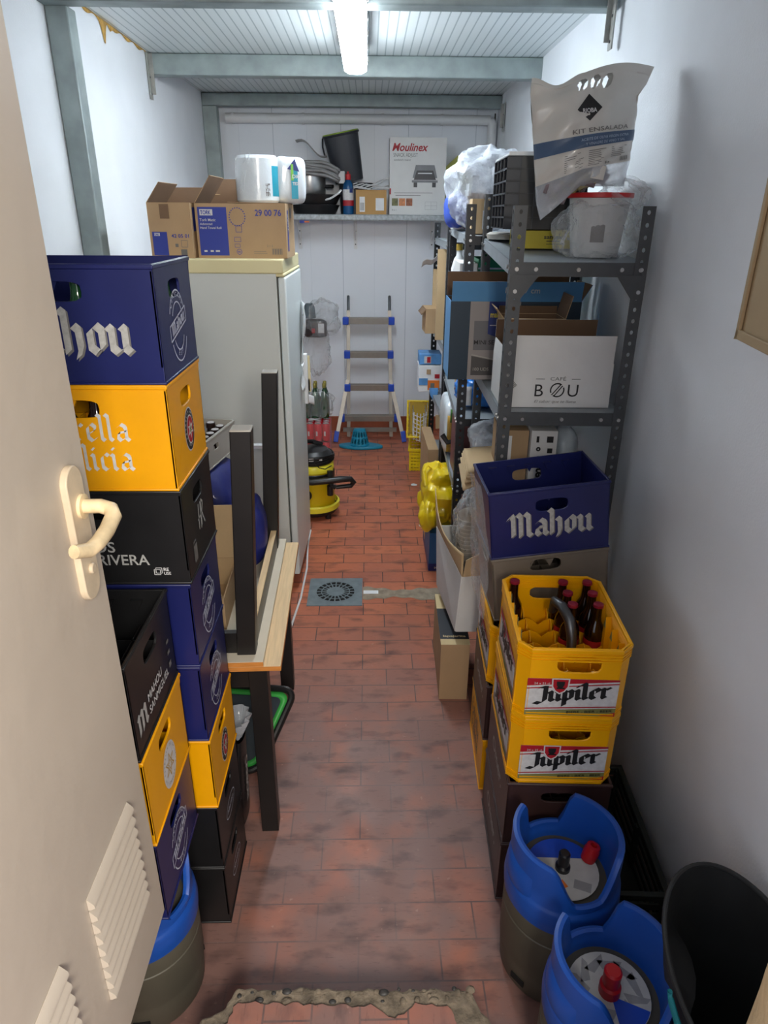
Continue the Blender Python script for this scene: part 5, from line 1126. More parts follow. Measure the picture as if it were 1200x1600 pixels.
def rack(label, loc, rz, w, d, posts, shelves, pm, sm, pw=.042, ztilt=None):
    """w across (x), d deep (y, along the wall). posts = heights FL, FR, RL, RR; shelves = [(z front, z rear, lip)]"""
    t = thing('storage_rack', label, 'rack', loc, rz)
    for (x, y, sx, sy), hh in zip(((0, 0, 1, 1), (w, 0, -1, 1), (0, d, 1, -1), (w, d, -1, -1)), posts):
        b = MB(); perforated(b, (x, y, 0), (0, 0, 1), (sx, 0, 0), hh, pw, pm); perforated(b, (x, y, 0), (0, 0, 1), (0, sy, 0), hh, pw, pm); o = b.build('post', t, solid=.0022, smooth=0)
        b = MB(); b.box(x - .004 * sx if sx < 0 else x - .004, x + .046 if sx > 0 else x + .004, y - .004 if sy > 0 else y - .046, y + .046 if sy > 0 else y + .004, 0, .012, blackp); b.build('foot_cap', t)
    for zf, zr, lip in shelves:
        b = MB(); x0, x1, y0, y1 = .003, w - .003, .003, d - .003
        b.hexa([(x0, y0, zf - .002), (x1, y0, zf - .002), (x1, y1, zr - .002), (x0, y1, zr - .002), (x0, y0, zf), (x1, y0, zf), (x1, y1, zr), (x0, y1, zr)], shelfgrey)
        for (p, q, za, zb) in (((x0, y0), (x1, y0), zf, zf), ((x0, y1), (x1, y1), zr, zr), ((x0, y0), (x0, y1), zf, zr), ((x1, y0), (x1, y1), zf, zr)):
            tx = .002 if p[1] != q[1] else 0; ty = .002 if p[0] != q[0] else 0; sx = 1 if p[0] == x0 else -1; sy = 1 if p[1] == y0 else -1
            front = p[1] == q[1]
            b.hexa([(p[0], p[1], za - lip), (q[0], q[1], zb - lip), (q[0] + tx * sx, q[1] + ty * sy, zb - lip), (p[0] + tx * sx, p[1] + ty * sy, za - lip), (p[0], p[1], za), (q[0], q[1], zb), (q[0] + tx * sx, q[1] + ty * sy, zb), (p[0] + tx * sx, p[1] + ty * sy, za)], sm if front else shelfgrey)
        b.build('shelf', t, smooth=0)
        for xx in (.021, .085, w / 2, w - .085, w - .021): bolt(t, (xx, 0, zf - lip / 2), 0)
        for yy in (.02, .07, d - .07, d - .02): bolt(t, (0, yy, zf + (zr - zf) * yy / d - lip / 2), 90)
    return t
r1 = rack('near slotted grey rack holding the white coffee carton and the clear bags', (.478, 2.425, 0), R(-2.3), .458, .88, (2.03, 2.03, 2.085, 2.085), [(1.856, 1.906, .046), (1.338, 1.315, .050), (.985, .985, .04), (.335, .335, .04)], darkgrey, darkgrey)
for x, s in ((.0, 1), (.458, -1)):
    z = 1.812; b = MB(); b.prism([(x, z + .004), (x + s * .10, z + .004), (x + s * .04, z - .075), (x, z - .075)], .003, darkgrey, (0, -.001, 0), (1, 0, 0), (0, 0, 1)); b.build('gusset_plate', r1)
    for dx, dz in ((.02, -.05), (.085, .022), (.02, .022)): bolt(r1, (x + s * dx, -.004, z + dz), 0)
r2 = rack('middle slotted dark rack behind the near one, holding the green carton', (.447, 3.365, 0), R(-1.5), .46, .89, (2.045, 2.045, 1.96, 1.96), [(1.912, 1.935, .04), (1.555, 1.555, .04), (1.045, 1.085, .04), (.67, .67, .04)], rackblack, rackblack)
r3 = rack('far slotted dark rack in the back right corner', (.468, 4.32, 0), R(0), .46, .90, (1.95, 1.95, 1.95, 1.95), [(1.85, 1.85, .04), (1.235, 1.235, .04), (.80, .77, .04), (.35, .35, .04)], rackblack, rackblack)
c1, s1 = math.cos(R(-2.3)), math.sin(R(-2.3))
# ---- near rack: top shelf
t = thing('grid_tray_stack', 'black plastic cell tray block on its side on the near rack top shelf', 'tray', (.66, 2.93, 1.952), R(-2.3))
b = MB(); W_, D_, H_ = .30, .36, .245; rows, cols = 6, 4
b.box(-W_ / 2 + .05, W_ / 2, -D_ / 2, D_ / 2, 0, H_, blackp)
for k in range(rows + 1):
    z = H_ * k / rows; b.box(-W_ / 2, -W_ / 2 + .052, -D_ / 2, D_ / 2, max(0, z - .003), min(H_, z + .003), char)
for k in range(cols + 1):
    y = -D_ / 2 + D_ * k / cols; b.box(-W_ / 2, -W_ / 2 + .052, y - (.003 if k else 0), y + (.003 if k < cols else 0), 0, H_, char)
b.build('cells', t, smooth=0)
b = MB()
for k in range(1, rows): z = H_ * k / rows; b.box(-W_ / 2 + .01, W_ / 2, -D_ / 2 - .002, -D_ / 2, z - .0015, z + .0015, rackblack)
for x in (-.045, .085): b.box(x, x + .004, -D_ / 2 - .0025, -D_ / 2, 0, H_, rackblack)
b.build('front_ridges', t, smooth=0)
b = MB(); b.box(-.15, .18, -.19, .17, 0, .008, white_p); b.box(-.15, .18, -.19, -.184, 0, .014, white_p); b.box(-.02, .06, -.1, .1, .008, .03, paper); tag(b.build('white_tray', loc=(.665, 2.95, 2.1985), rot=(0, 0, R(-2)), bevel=.002), 'flat white plastic tray lying on top of the black cell trays', 'tray')
ymat = mat('olive_yellow_card', S(186, 170, 30), .5, 0, .06, 10)
carton('cardboard_box', 'olive yellow flat carton under the black cell trays', (.70, 2.90, 1.884), .24, .26, .062, ymat, R(-2.3), closed=True, prints=[('front', 'print', [(shift(fit_text('santex', .07, .025, .02), .09, .035) + rect2d(.10, .15, .025, .028) + rect2d(.1, .17, .015, .017), black_ink)])])
b = MB(); b.lathe([(0, 0), (.07, 0), (.075, .02), (.06, .028), (0, .03)], lgrey_p, n=24, sy=1.3); tag(b.build('grey_dish', loc=(.585, 3.17, 1.905)), 'small pale grey dish on the near rack top shelf beside the cell trays', 'dish')
# white pail wrapped in a clear bag
pail_m = mat('translucent_pail', S(196, 198, 196), .4, 0, .05, 10)
t = thing('plastic_pail', 'white plastic pail with a red rim inside a clear bag on the near rack', 'pail', (.808, 2.60, 1.866))
b = MB(); b.lathe([(0, 0), (.082, 0), (.105, .20), (.108, .202), (.10, .198), (.08, .006), (0, .006)], pail_m, n=36); b.build('body', t)
b = MB(); b.lathe([(.108, .19), (.112, .192), (.112, .206), (.104, .207)], red_p, n=36); b.build('rim', t)
b = MB(); b.sheet(lambda i, j: (.088 * math.cos(R(-120 + 30 * i)), .088 * math.sin(R(-120 + 30 * i)) - .006, .05 + .06 * j), 6, 2, grey_ink); b.build('label', t)
b = MB(); blob(b, (0.0, -.005, .085), .132, .135, .105, clear, 21, .10, 44, .85, 3); blob(b, (.07, -.02, .20), .075, .09, .05, clear, 22, .22, 36, .9, 2.2); b.build('clear_bag', t)
# printed salad kit bag standing on it
bag_film = mat('white_bag_film', S(206, 204, 198), .25, 0, .04, 6, .22, 14, coat=.5)
L_pts = [(0, .53, 2.42), (.25, .535, 2.30), (.5, .545, 2.17), (.75, .565, 2.06), (1, .60, 1.985)]
def interp(tb, v):
    for a, c in zip(tb, tb[1:]):
        if a[0] <= v <= c[0]: f = (v - a[0]) / (c[0] - a[0]); return a[1] + (c[1] - a[1]) * f, a[2] + (c[2] - a[2]) * f
    return tb[-1][1:]
Lt = [(0, .532, 2.410), (.12, .530, 2.365), (.35, .545, 2.26), (.62, .562, 2.13), (.85, .575, 2.035), (1, .592, 1.985)]
Rt = [(0, .928, 2.445), (.10, .908, 2.395), (.17, .885, 2.362), (.45, .885, 2.26), (.75, .876, 2.16), (1, .866, 2.092)]
def bag(i, j, side=-1):
    (xl, zl), (xr, zr) = interp(Lt, j), interp(Rt, j); x = xl + (xr - xl) * i; z = zl + (zr - zl) * (i * (1 - j ** 3) + j ** 3 * min(1, i / .45))
    if j < .2: z += (-.028 * math.sin(math.pi * min(1, i / .42)) ** 2 if i < .42 else .018 * math.sin(math.pi * (i - .42) / .58)) * (1 - j / .2)
    if j > .75: z -= 0
    bul = math.sin(math.pi * min(1, max(0, i))) ** .7 * (.012 + .065 * math.sin(math.pi * min(1, j * 1.0)) ** .8)
    wr_ = .006 * math.sin(17 * i + 9 * j) * math.sin(6 * j) + .004 * math.sin(31 * j + 11 * i)
    return (x, 2.585 + side * (bul + wr_ * (1 if j > .05 else .2)) - .03 * (1 - j) * 0 - .04 * j, z)
holes = ((.42, .092), (.525, .085), (.635, .090))
def bskip(u, v): return any(((u - a) / .042) ** 2 + ((v - c) / .042) ** 2 < 1 for a, c in holes)
t = thing('salad_bag', 'large white printed plastic bag of packets standing on the pail on the near rack', 'bag', (0, 0, 0))
b = MB(); b.sheet(lambda i, j: bag(i, j * .72), 120, 100, bag_film, skip=lambda u, v: bskip(u, v * .72)); b.sheet(lambda i, j: bag(i, j * .72, 1), 120, 100, bag_film, skip=lambda u, v: bskip(u, v * .72)); b.build('printed_film', t)
b = MB(); b.sheet(lambda i, j: bag(i, .72 + .28 * j), 40, 16, milky); b.sheet(lambda i, j: bag(i, .72 + .28 * j, 1), 40, 16, milky); b.build('clear_bottom', t)
def on_bag(polys, off=.0015):
    out = []
    for p in polys:
        q = []
        for (u, v) in p: P_ = bag(u, v); q.append((P_[0], P_[1] - off, P_[2]))
        out.append(q)
    return out
def put_bag(b, polys, m, off=.0015):
    for q in on_bag(polys, off): b.poly(q, m)
slate = mat('slate_blue_print', S(70, 92, 122), .4)
b = MB()
band = [[(i / 48, .44 + .0119 * q), ((i + 1) / 48, .44 + .0119 * q), ((i + 1) / 48, .4519 + .0119 * q), (i / 48, .4519 + .0119 * q)] for i in range(48) for q in range(8)]
put_bag(b, band, slate, .0022)
T2 = lambda s, w_, cx, cy, k, bold=.01: [[(cx - w_ / 2 + q[0], cy - q[1]) for q in a] for a in fit_text(s, w_, bold, k)]
dm = [[(.5 + .115 * x, .26 + .105 * y) for x, y in ((-1, 0), (0, .8), (1, -.05), (0, -1))]]
put_bag(b, [[(.5, .26), dm[0][k], dm[0][(k + 1) % 4]] for k in range(4)], black_ink, .002)
put_bag(b, T2('RIOBA', .13, .5, .285, .045, .02), white_ink, .0045)
put_bag(b, T2('KIT ENSALADA', .56, .62, .425, .045, .008), grey_ink, .002)
put_bag(b, T2('ACEITE DE OLIVA VIRGEN EXTRA', .50, .66, .485, .03, .01) + T2('Y VINAGRE DE VINO Y SAL', .42, .66, .522, .03, .01), mat('pale_band_print', S(160, 175, 195), .5), .0055)
for c_ in range(3):
    x0 = .26 + .235 * c_
    for k in range(9):
        wl = random.uniform(.10, .19); z = .565 + .016 * k
        if c_ < 2 or k < 6: put_bag(b, rect2d(x0, x0 + wl, z, z + .005), grey_ink, .002)
put_bag(b, [rect2d(.86 + .01 * k, .864 + .01 * k, .66, .70)[0] for k in range(9)], black_ink, .0025)
put_bag(b, T2('5 g', .05, .70, .705, .03, .02), black_ink, .0025)
b.build('print', t, merge=False, smooth=0)
pk = [mat('packet_olive', S(150, 140, 90), .35, 0, .3, 25), mat('packet_mauve', S(140, 125, 130), .35, 0, .3, 25), mat('packet_white', S(215, 212, 205), .35)]
b = MB()
for k in range(16):
    u, v = .10 + .78 * random.random(), .76 + .16 * random.random(); P_ = V(bag(u, v)); c = P_ + V((0, .035 + .02 * random.random(), 0)); rt = Euler((random.uniform(-.6, .6), random.uniform(-.6, .6), random.uniform(-1, 1))).to_matrix().to_4x4(); b.box(-.028, .028, -.006, .006, -.02, .02, pk[k % 2], Matrix.Translation(c) @ rt)
P_ = V(bag(.62, .79)); b.box(-.022, .022, -.003, .003, -.02, .022, pk[2], Matrix.Translation(P_ + V((0, .004, 0))) @ Matrix.Rotation(.15, 4, 'Y')); b.build('packet', t, smooth=0)

# ---- near rack: second shelf
bou = [('front', 'print', [
  (shift(fit_text('CAFÉ', .058, .0, .018), .178, .102) + rect2d(.125, .157, .106, .1085) + rect2d(.257, .289, .106, .1085), grey_ink),
  (shift(text2d('B', .066, .0), .124, .042) + shift(text2d('U', .066, .0), .246, .042) + shift(ring2d(.027, .027, .005, 30, 20, 170), .207, .066, 1, .6) + shift(ring2d(.027, .027, .005, 30, 200, 350), .207, .066, 1, .6) + shift(line2d((-.012, -.024), (.004, .024), .004), .207, .066, 1, -.35) + shift(line2d((-.002, -.024), (.012, .022), .004), .207, .066, 1, -.35), black_ink),
  (shift([[(q[0] + q[1] * .35, q[1]) for q in a] for a in fit_text('El sabor que te llama', .155, -.004, .015)], .125, .018), grey_ink),
  (shift([rect2d(-.02 + .0045 * k, -.0175 + .0045 * k, -.016, .016)[0] for k in range(9)], .032, .082, 1, .75), grey_ink)])]
carton('cardboard_box', 'white open coffee carton on the second shelf of the near rack', (.700, 2.625, 1.3385), .405, .27, .165, card_white, R(-2), flaps=[('F', .10, 3), ('B', .12, -2), ('L', .05, -4)], prints=bou, inside=card_in)
mk_b = mat('carton_sky_blue', S(88, 148, 198), .5, 0, .05, 8); mk_d = mat('carton_dark_teal', S(22, 48, 66), .5)
mak_grey = mat('carton_print_grey', S(150, 144, 142), .5); mak_g2 = mat('carton_print_slate', S(108, 108, 112), .5); mak_g3 = mat('carton_print_dark', S(76, 74, 74), .5)
mk = [('front', 'print', [(rect2d(0.0, .56, 0, .335), mk_d), (rect2d(.085, .30, 0, .335), mak_grey), (rect2d(.105, .285, .13, .255), mak_g2), ([[(.10, .02), (.285, .02), (.285, .095), (.20, .085), (.10, .105)]], mak_g3),
  (pline2d([(.10, .11), (.20, .09), (.29, .104)], .004) + shift(text2d('100 UDS', .02, 0), .11, .04), lgrey_p), (shift(fit_text('MINI SERVILLETAS', .215, .010, .026), .108, .155), black_ink), ([[(.165, .20), (.238, .20), (.238, .335), (.165, .335)], [(.165, .20), (.238, .20), (.20, .188)]], navy_ink), (shift(fit_text('makro', .06, .025, .034), .172, .27), mat('yellow_print', S(215, 200, 60), .5)), (rect2d(.172, .232, .235, .238), white_ink)])]
mkc = carton('cardboard_box', 'large blue napkin carton with open flaps on the second shelf of the near rack', (.632, 3.13, 1.327), .56, .24, .335, mk_b, R(-1), flaps=[('F', .085, 14), ('B', .105, -4), ('R', .08, 30)], prints=mk)
b = MB(); b.flat(shift(text2d('17 x 17 cm', .034, .012), -.075 + .02, .035), white_ink, (0, 0, 0), (1, 0, 0), (0, 0, 1)); o = b.build('flap_print', mkc, loc=(0, -.12 - .0145, .338), rot=(R(14), 0, 0), merge=False, smooth=0)
carton('cardboard_box', 'small tan open box with a raised flap between the coffee and napkin cartons', (.672, 2.895, 1.334), .25, .17, .285, card_tan, R(-2), flaps=[('R', .09, 14), ('B', .03, 0), ('L', .05, 40)])
# ---- near rack: third shelf and below
nut = [('front', 'print', [(shift(text2d('nutella', .055, .03), .125, .16, 1, -math.pi / 2), black_ink), (shift(text2d('400', .03, .02), .06, .10, 1, -math.pi / 2) + rect2d(.10, .125, .17, .18) + rect2d(.14, .15, .175, .20), black_ink)])]
carton('cardboard_box', 'white carton with sideways black lettering on the third shelf of the near rack', (.685, 2.62, .9855), .10, .20, .25, card_white, R(-3), closed=True, prints=[('front', 'print', [(shift(text2d('nutella', .05, .035), .030, .150, 1, -math.pi / 2) + rect2d(.02, .03, .205, .23) + rect2d(.06, .085, .205, .23) + shift(ring2d(.009, .009, .006), .03, .178) + rect2d(.065, .085, .162, .182), black_ink)])])
carton('cardboard_box', 'brown carton with a white label on the third shelf of the near rack', (.575, 2.66, .9855), .115, .20, .24, card, R(-3), closed=True, prints=[('front', 'label', [(rect2d(.0, .05, .10, .22), paper)])])
wbag = mat('white_bag_blue_print', S(190, 200, 205), .3, 0, .2, 12, .3, 25)
b = MB(); blob(b, (.795, 2.68, 1.10), .055, .10, .125, wbag, 31, .14, 30, .93, 2.4); tag(b.build('plastic_bag'), 'white plastic bag with faint blue print behind the navy crate on the third rack shelf', 'bag')
b = MB(); blob(b, (.575, 3.07, 1.04), .11, .14, .062, milky, 33, .14, 36, .86, 2.6); tag(b.build('plastic_bag'), 'milky plastic bag on the third rack shelf behind the folded brown paper', 'bag')
for k in range(5):
    b = MB(); b.sheet(lambda i, j, k=k: (.375 + .13 * i + .006 * k + .02 * j, 2.53 + .30 * j + .01 * k, .998 + .017 * k + .012 * math.sin(3 * i + k) + .12 * j * (0.0) - .006 * abs(i - .4) * 4), 8, 6, card_tan); o = b.build('paper_sack', solid=.008); tag(o, 'flat folded brown paper sack piled on the third shelf of the near rack', 'paper sack', 'folded brown paper sacks')
# open carton of wrapped cups on the low shelf
t = thing('cup_carton', 'open white carton with a curved tan flap full of plastic-wrapped cups by the rack foot', 'box', (.0, .0, 0))
b = MB(); A = [V((.330, 2.90, .345)), V((.372, 2.49, .345)), V((.66, 2.49, .345)), V((.66, 2.90, .345))]; B = [V((.318, 2.90, .66)), V((.385, 2.48, .62)), V((.67, 2.48, .64)), V((.66, 2.90, .66))]
for i in range(4):
    j = (i + 1) % 4; p, q, r_, s_ = A[i], A[j], B[j], B[i]; n_ = (q - p).cross(s_ - p).normalized() * .004; b.hexa([p, q, q + n_, p + n_, s_, r_, r_ + n_, s_ + n_], card_white)
b.poly([p + V((0, 0, .004)) for p in A], card_in); b.build('body', t, smooth=0)
b = MB(); Fl = lambda i, j: ((.318 + (.067) * i) - (.026 * math.sin(math.pi * i) + .015 * (1 - i)) * j, 2.90 - .42 * i, (.66 - .04 * i) + j * (.19 - .085 * i ** 1.3 - .055 * math.sin(math.pi * i)))
b.sheet(Fl, 24, 8, card_tan); b.build('curved_flap', t, solid=.005)
b = MB(); b.hexa([V((.388, 2.478, .62)), V((.52, 2.478, .625)), V((.52, 2.482, .625)), V((.388, 2.482, .62)), V((.396, 2.470, .70)), V((.52, 2.466, .775)), V((.52, 2.470, .775)), V((.396, 2.474, .70))], card_tan); b.build('front_flap', t, smooth=0)
cup_m = mat('beige_paper_cup', S(206, 190, 168), .5, 0, .05, 20)
cup0 = None
for k in range(14):
    p = (.455, 2.735, .46 + .019 * k); rot = (R(8), R(-6), 0)
    if cup0 is None:
        b = MB(); b.lathe([(0, 0), (.040, 0), (.058, .085), (.062, .088), (.060, .091), (.056, .086), (.038, .004), (0, .004)], cup_m, n=28); cup0 = b.build('paper_cup', loc=p, rot=rot); tag(cup0, 'beige paper cup nested in the wrapped stack inside the curved-flap carton', 'cup', 'nested cups in the curved-flap carton')
    else: c = cup0.copy(); COL.objects.link(c); c.location = p
b = MB(); blob(b, (.47, 2.72, .70), .095, .17, .19, clear, 41, .12, 48, .9, 2.4); blob(b, (.50, 2.80, .86), .07, .10, .10, clear, 42, .2, 36, .95, 2.2); tag(b.build('plastic_wrap'), 'crinkled clear wrap around the cup stack in the curved-flap carton', 'plastic wrap')
lp = [('left', 'print', []),]
pj = carton('cardboard_box', 'slim brown carton with a black band standing on the tiles before the cup carton', (.378, 2.68, 0), .125, .43, .29, card, R(-1.5), closed=True)
b = MB(); b.box(-.0635, .0635, -.17, .08, .2916, .2921, char); b.flat([[(q[0], q[1]) for q in a] for a in shift(fit_text('lapajarita', .10, .02, .02), -.05, -.155)], card_yel, (0, 0, .2926), (1, 0, 0), (0, 1, 0)); b.box(-.0635, .0635, -.215, -.172, .2916, .292, card_yel); b.box(-.0635, .0635, .082, .215, .2916, .292, card_yel); b.build('print_band', pj, smooth=0)
# ---- middle rack
b = MB(); blob(b, (.60, 3.76, 2.11), .20, .22, .18, milky, 51, .10, 80, .93, 2.6, .34, 1.35); o = b.build('plastic_bag'); tag(o, 'milky plastic bag bulging over the top of the middle rack', 'bag')
bluep = mat('blue_packet', S(60, 90, 190), .35, 0, .1, 10); b = MB(); blob(b, (.450, 3.84, 2.02), .06, .07, .085, bluep, 52, .08, 30, .93, 2.6); tag(b.build('blue_packet'), 'blue plastic packet at the aisle edge of the middle rack top, beside the milky bag', 'packet')
carton('cardboard_box', 'tan carton with an open top on the top shelf of the middle rack', (.535, 3.57, 1.919), .10, .24, .15, card_tan, R(-2), flaps=[('B', .03, 10)], prints=[('front', 'print', [(rect2d(.05, .095, .02, .10), paper)])])
t = thing('storage_case', 'small white case with a red grip on the top shelf of the middle rack', 'case', (.475, 3.95, 1.929))
b = MB(); b.box(-.03, .03, -.06, .06, 0, .11, white_p); b.box(-.033, .02, -.05, .05, .02, .09, blackp); b.build('body', t, bevel=.004); b = MB(); b.box(-.012, .012, -.075, -.06, .01, .10, red_p); b.build('grip', t, bevel=.004)
pinkp = mat('pink_packet', S(206, 90, 150), .4); b = MB(); b.box(.51, .53, 3.86, 4.0, 1.930, 2.06, pinkp); tag(b.build('pink_packet', bevel=.003), 'thin pink packet behind the white case on the middle rack top', 'packet')
hgreen = mat('bottle_green_card', S(16, 130, 84), .45, 0, .05, 8)
carton('cardboard_box', 'green carton with white lettering on the second shelf of the middle rack', (.70, 3.60, 1.56), .34, .28, .245, hgreen, R(-1.5), prints=[('front', 'print', [(shift(pline2d([(0, 0), (.03, 0), (.03, .03), (0, .03)], .003, True), .07, .13) + shift(ring2d(.055, .06, .008), .24, .13) + shift(text2d('He', .05, .03), .215, .12), white_ink), (rect2d(0, .34, .20, .208), white_ink)])], inside=hgreen)
foilg = mat('green_gold_foil', S(110, 140, 50), .3, .2, .6, 14); foilg2 = mat('deep_green_foil', S(20, 120, 70), .3, .2, .4, 14)
for k in range(8):
    b = MB(); blob(b, (0, 0, 0), .035, .045, .028, foilg if k % 2 else foilg2, 60 + k, .1, 14, .98, 2.2); o = b.build('foil_packet', loc=(.58 + .032 * k, 3.52 + .03 * (k % 3), 1.80 + .012 * (k % 2)), rot=(0, 0, k)); tag(o, 'shiny green or gold foil packet heaped in the green carton', 'packet', 'foil packets in the green carton')
carton('cardboard_box', 'white and black carton at the aisle edge of the middle rack second shelf', (.485, 3.62, 1.56), .085, .30, .225, card_white, R(-1.5), closed=True, prints=[('front', 'print', [(rect2d(.012, .085, .0, .19), char)])])
t = thing('spray_bottle', 'white plastic bottle standing by the green carton on the middle rack', 'bottle', (.497, 3.98, 1.56)); b = MB(); b.lathe([(0, 0), (.04, 0), (.042, .02), (.042, .17), (.028, .22), (.014, .24), (.014, .27), (0, .27)], white_p, n=20); b.build('body', t); b = MB(); b.lathe([(.018, .262), (.018, .295), (0, .297)], mat('ochre_cap', S(170, 140, 50), .4), n=16); b.build('cap', t); b = MB(); b.lathe([(.0425, .05), (.0425, .10)], mat('rose_label', S(190, 150, 165), .5), n=20); b.build('label', t)
# mid shelf of the middle rack
t = thing('plastic_pack', 'shiny blue and white plastic pack on the lower shelf of the middle rack', 'pack', (.62, 3.60, 1.056))
bmid = mat('glossy_blue_film', S(40, 120, 205), .25, 0, .1, 6, .2, 20, coat=.5); b = MB(); blob(b, (0, 0, .085), .15, .12, .085, bmid, 71, .06, 36, .98, 3); b.build('body', t); b = MB(); b.sheet(lambda i, j: (-.148 + .06 * i, -.118 - .006 + .0 * j, .03 + .10 * j), 4, 4, paper); b.build('label', t, solid=.002)
b = MB(); b.box(.50, .83, 3.55, 3.95, 1.30, 1.33, card_tan); b.box(.50, .52, 3.9, 3.95, 1.09, 1.3, card_tan); b.box(.81, .83, 3.9, 3.95, 1.09, 1.3, card_tan); tag(b.build('cardboard_tray'), 'tan cardboard tray on upright ends on the lower shelf of the middle rack', 'tray')
b = MB()
for k in range(10): b.box(.74 + .008 * k, .744 + .008 * k, 3.40, 3.42, 1.052, 1.14 - .007 * k, cream_p)
b.box(.73, .83, 3.395, 3.425, 1.046, 1.056, cream_p); tag(b.build('comb_strip', rot=(0, 0, 0)), 'cream comb-like plastic strip at the front of the middle rack lower shelf', 'plastic strip')
pic1 = mat('printed_pack_green', S(140, 130, 60), .4, 0, .6, 9); pic2 = mat('printed_pack_maroon', S(110, 66, 66), .4, 0, .5, 12)
for (x0, w_, m_, lb) in ((.47, .13, pic2, 'maroon printed pack under the lower shelf of the middle rack, near the aisle'), (.64, .22, pic1, 'green and olive printed pack under the lower shelf of the middle rack')):
    b = MB(); b.box(x0, x0 + w_, 3.55, 3.75, .671, .98, m_); b.box(x0 + .01, x0 + w_ * .4, 3.546, 3.55, .74, .82, white_ink); tag(b.build('printed_pack', bevel=.01), lb, 'pack')
# aisle side things at the foot of the middle and far racks
snack = mat('snack_print', S(176, 140, 60), .35, 0, .7, 8); snk_g = mat('green_print_patch', S(80, 140, 60), .4, 0, .5, 10)
t = thing('snack_bag', 'white bag with an orange and green food picture in the side of the middle rack', 'bag', (.50, 4.02, .672))
b = MB(); blob(b, (0, 0, .165), .06, .17, .165, roll_film, 81, .04, 40, .98, 4.5, .14); b.build('bag_film', t)
b = MB(); b.sheet(lambda i, j: (-.045 + .10 * i, -.186 - .006 * math.sin(math.pi * i), .04 + .22 * j), 6, 6, snack); b.sheet(lambda i, j: (-.03 + .08 * i, -.195, .22 + .08 * j), 4, 3, snk_g); b.build('picture', t, solid=.002)
b = MB(); b.tube([(-.07, -.17, .14), (-.04, -.19, .10), (.01, -.19, .11), (.06, -.18, .08)], .016, blackp, 8); b.build('black_clip', t)
carton('cardboard_box', 'narrow brown carton standing on the tiles at the side of the far rack', (.435, 4.72, 0), .07, .55, .52, card, R(1), closed=True)
yb = mat('yellow_bag_plastic', S(238, 206, 20), .3, 0, .08, 8, .3, 14, coat=.3)
t = thing('shopping_bag', 'crumpled bright yellow plastic bag hanging over the blue box in the aisle', 'bag', (.445, 3.86, .255))
b = MB(); blob(b, (-.02, 0, .18), .115, .16, .19, yb, 91, .10, 64, .95, 2.6, .40); blob(b, (-.09, -.12, .085), .06, .08, .10, yb, 92, .12, 40, .85, 2.2, .4); b.build('body', t)
b = MB(); b.tube([(-.06, -.02, .34), (-.10, -.05, .38), (-.12, -.09, .36), (-.11, -.12, .28)], .010, yb, 8, flat=.4); b.build('strap', t)
bx = mat('blue_carton', S(44, 110, 168), .5, 0, .06, 8)
carton('cardboard_box', 'blue carton with a dark lettered foot strip standing under the yellow bag', (.43, 3.90, 0), .14, .46, .252, bx, R(0), closed=True, prints=[('front', 'print', [(rect2d(0, .14, 0, .05), navy_ink), (shift(fit_text('METRO', .07, .02, .02), .035, .015), white_ink)]), ('left', 'print', [(rect2d(0, .46, 0, .05), navy_ink), (rect2d(.05, .16, .06, .13), card_tan)])])
# far rack goods
carton('cardboard_box', 'brown carton at the aisle edge of the far rack, above the torn blue packs', (.485, 4.98, 1.236), .19, .22, .165, card, R(2), flaps=[('L', .05, 140)], closed=True)
b = MB(); b.box(.44, .52, 4.60, 4.64, 1.236, 1.80, card_tan); b.box(.495, .53, 4.50, 4.53, 1.236, 1.72, card_white); tag(b.build('cardboard_sheets'), 'tall tan and white cardboard sheets standing at the edge of the far rack', 'cardboard')
b = MB(); b.box(.44, .53, 4.9, 4.93, 1.402, 1.66, card_tan); tag(b.build('cardboard_sheet'), 'tan cardboard sheet standing on the brown carton of the far rack', 'cardboard')
b = MB(); b.sheet(lambda i, j: (.36 + .13 * i, 4.85 + .08 * j, 1.71 + .05 * i - .04 * j + .01 * math.sin(9 * i)), 8, 4, paper); tag(b.build('paper_sheet', solid=.002), 'loose white paper sticking out at the top of the far rack sheets', 'paper')
pb = mat('blue_white_pack', S(90, 150, 210), .45, 0, .3, 10)
t = thing('torn_pack', 'torn blue and white carton pack hanging out of the far rack at the aisle', 'pack', (.45, 5.02, .80))
b = MB(); b.box(-.085, .075, -.06, .12, .20, .275, pb); b.build('top_pack', t, bevel=.003)
b = MB(); b.box(-.088, .07, -.06, .12, .0, .195, paper); b.build('white_pack', t, bevel=.003)
b = MB(); b.box(-.02, .065, -.064, -.06, .015, .085, or_ink); b.box(.0, .03, -.067, -.063, .03, .065, grey_ink); b.box(-.085, -.02, -.064, -.06, .05, .10, pb); b.box(.03, .065, -.064, -.06, .10, .13, red_ink); b.box(-.03, .0, -.064, -.06, .13, .165, card); b.box(-.05, .0, -.063, -.0605, .21, .26, white_ink); b.box(-.03, -.005, -.065, -.0625, .215, .255, red_ink); b.build('print', t)
b = MB(); b.prism([(-.01, .0), (.06, .0), (.055, -.06), (.02, -.09), (.0, -.05)], .004, pb, (0, -.064, .03), (1, 0, 0), (0, 0, 1)); b.build('torn_flap', t)
b = MB(); b.prism([(0, 0), (.09, .01), (.085, .09), (-.005, .10)], .006, card_tan, (.46, 4.55, .64), (1, 0, 0), (0, 0, 1)); b.box(.50, .54, 4.55, 4.6, .355, .75, card); tag(b.build('cardboard_piece'), 'small tan cardboard piece jutting from the far rack below the torn pack', 'cardboard')
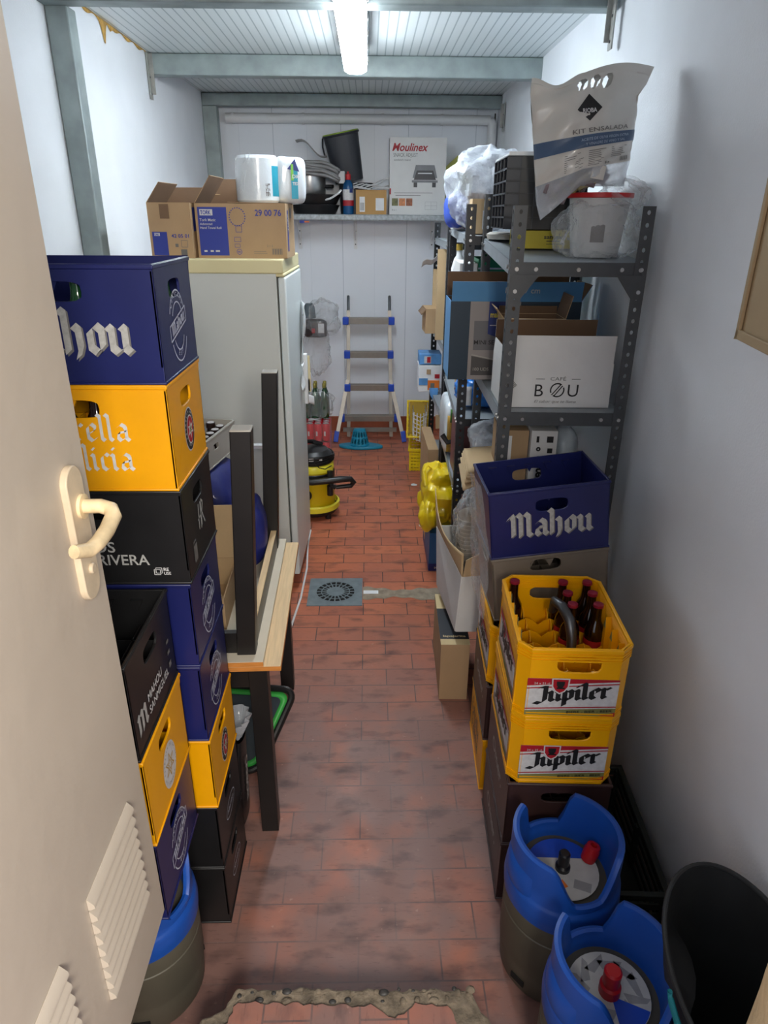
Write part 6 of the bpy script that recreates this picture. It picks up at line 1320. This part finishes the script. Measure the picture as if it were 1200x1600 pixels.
# yellow baskets with white wire racks
ybk = mat('yellow_basket_plastic', S(238, 208, 16), .4)
def basket(label, loc, rx, h=.30, d_=.34):
    t = thing('yellow_basket', label, 'basket', loc, 0, None, (rx, 0, R(-4)))
    b = MB(); w_ = .15; n = 7
    for s in (-1, 1):
        for k in range(n):
            z = h * (k + .2) / n; q = .006 + .5 * z * .06; b.box(-w_ / 2 - q, w_ / 2 + q, s * (d_ / 2 + q) - .003, s * (d_ / 2 + q) + .003, z, z + h / n * .62, ybk); b.box(s * (w_ / 2 + q) - .003, s * (w_ / 2 + q) + .003, -d_ / 2 - q, d_ / 2 + q, z, z + h / n * .62, ybk)
        for k in range(7):
            x = -w_ / 2 + w_ * k / 6; b.box(x - .004, x + .004, s * (d_ / 2 + .008) - .004, s * (d_ / 2 + .008) + .004, 0, h, ybk)
        for k in range(9): y = -d_ / 2 + d_ * k / 8; b.box(s * (w_ / 2 + .008) - .004, s * (w_ / 2 + .008) + .004, y - .004, y + .004, 0, h, ybk)
    b.box(-w_ / 2, w_ / 2, -d_ / 2, d_ / 2, 0, .006, ybk); b.build('body', t, smooth=0)
    b = MB()
    for s in (-1, 1): b.box(-w_ / 2 - .02, w_ / 2 + .02, s * (d_ / 2 + .016) - .006, s * (d_ / 2 + .016) + .006, h - .025, h, ybk); b.box(s * (w_ / 2 + .016) - .006, s * (w_ / 2 + .016) + .006, -d_ / 2 - .02, d_ / 2 + .02, h - .025, h, ybk)
    b.build('rim', t, bevel=.003); return t
basket('yellow slatted basket on the tiles below another one by the far rack', (.435, 5.62, 0), 0, .20)
basket('yellow slatted basket holding white wire racks at the end of the aisle', (.425, 5.74, .385), R(78), .24, .27)
b = MB(); wm = mat('white_wire', S(226, 226, 222), .4)
for k in range(7):
    z = .265 + .034 * k; b.tube([(.375, 5.70, z + .03), (.372, 5.52, z), (.425, 5.47, z - .01), (.478, 5.52, z), (.478, 5.70, z + .03)], .0045, wm, 6)
for x, y in ((.374, 5.52), (.398, 5.495), (.425, 5.472), (.452, 5.495), (.476, 5.52)): b.tube([(x, y, .25), (x, y, .49)], .0045, wm, 6)
tag(b.build('wire_rack'), 'white wire rack standing inside the upper yellow basket', 'wire rack')
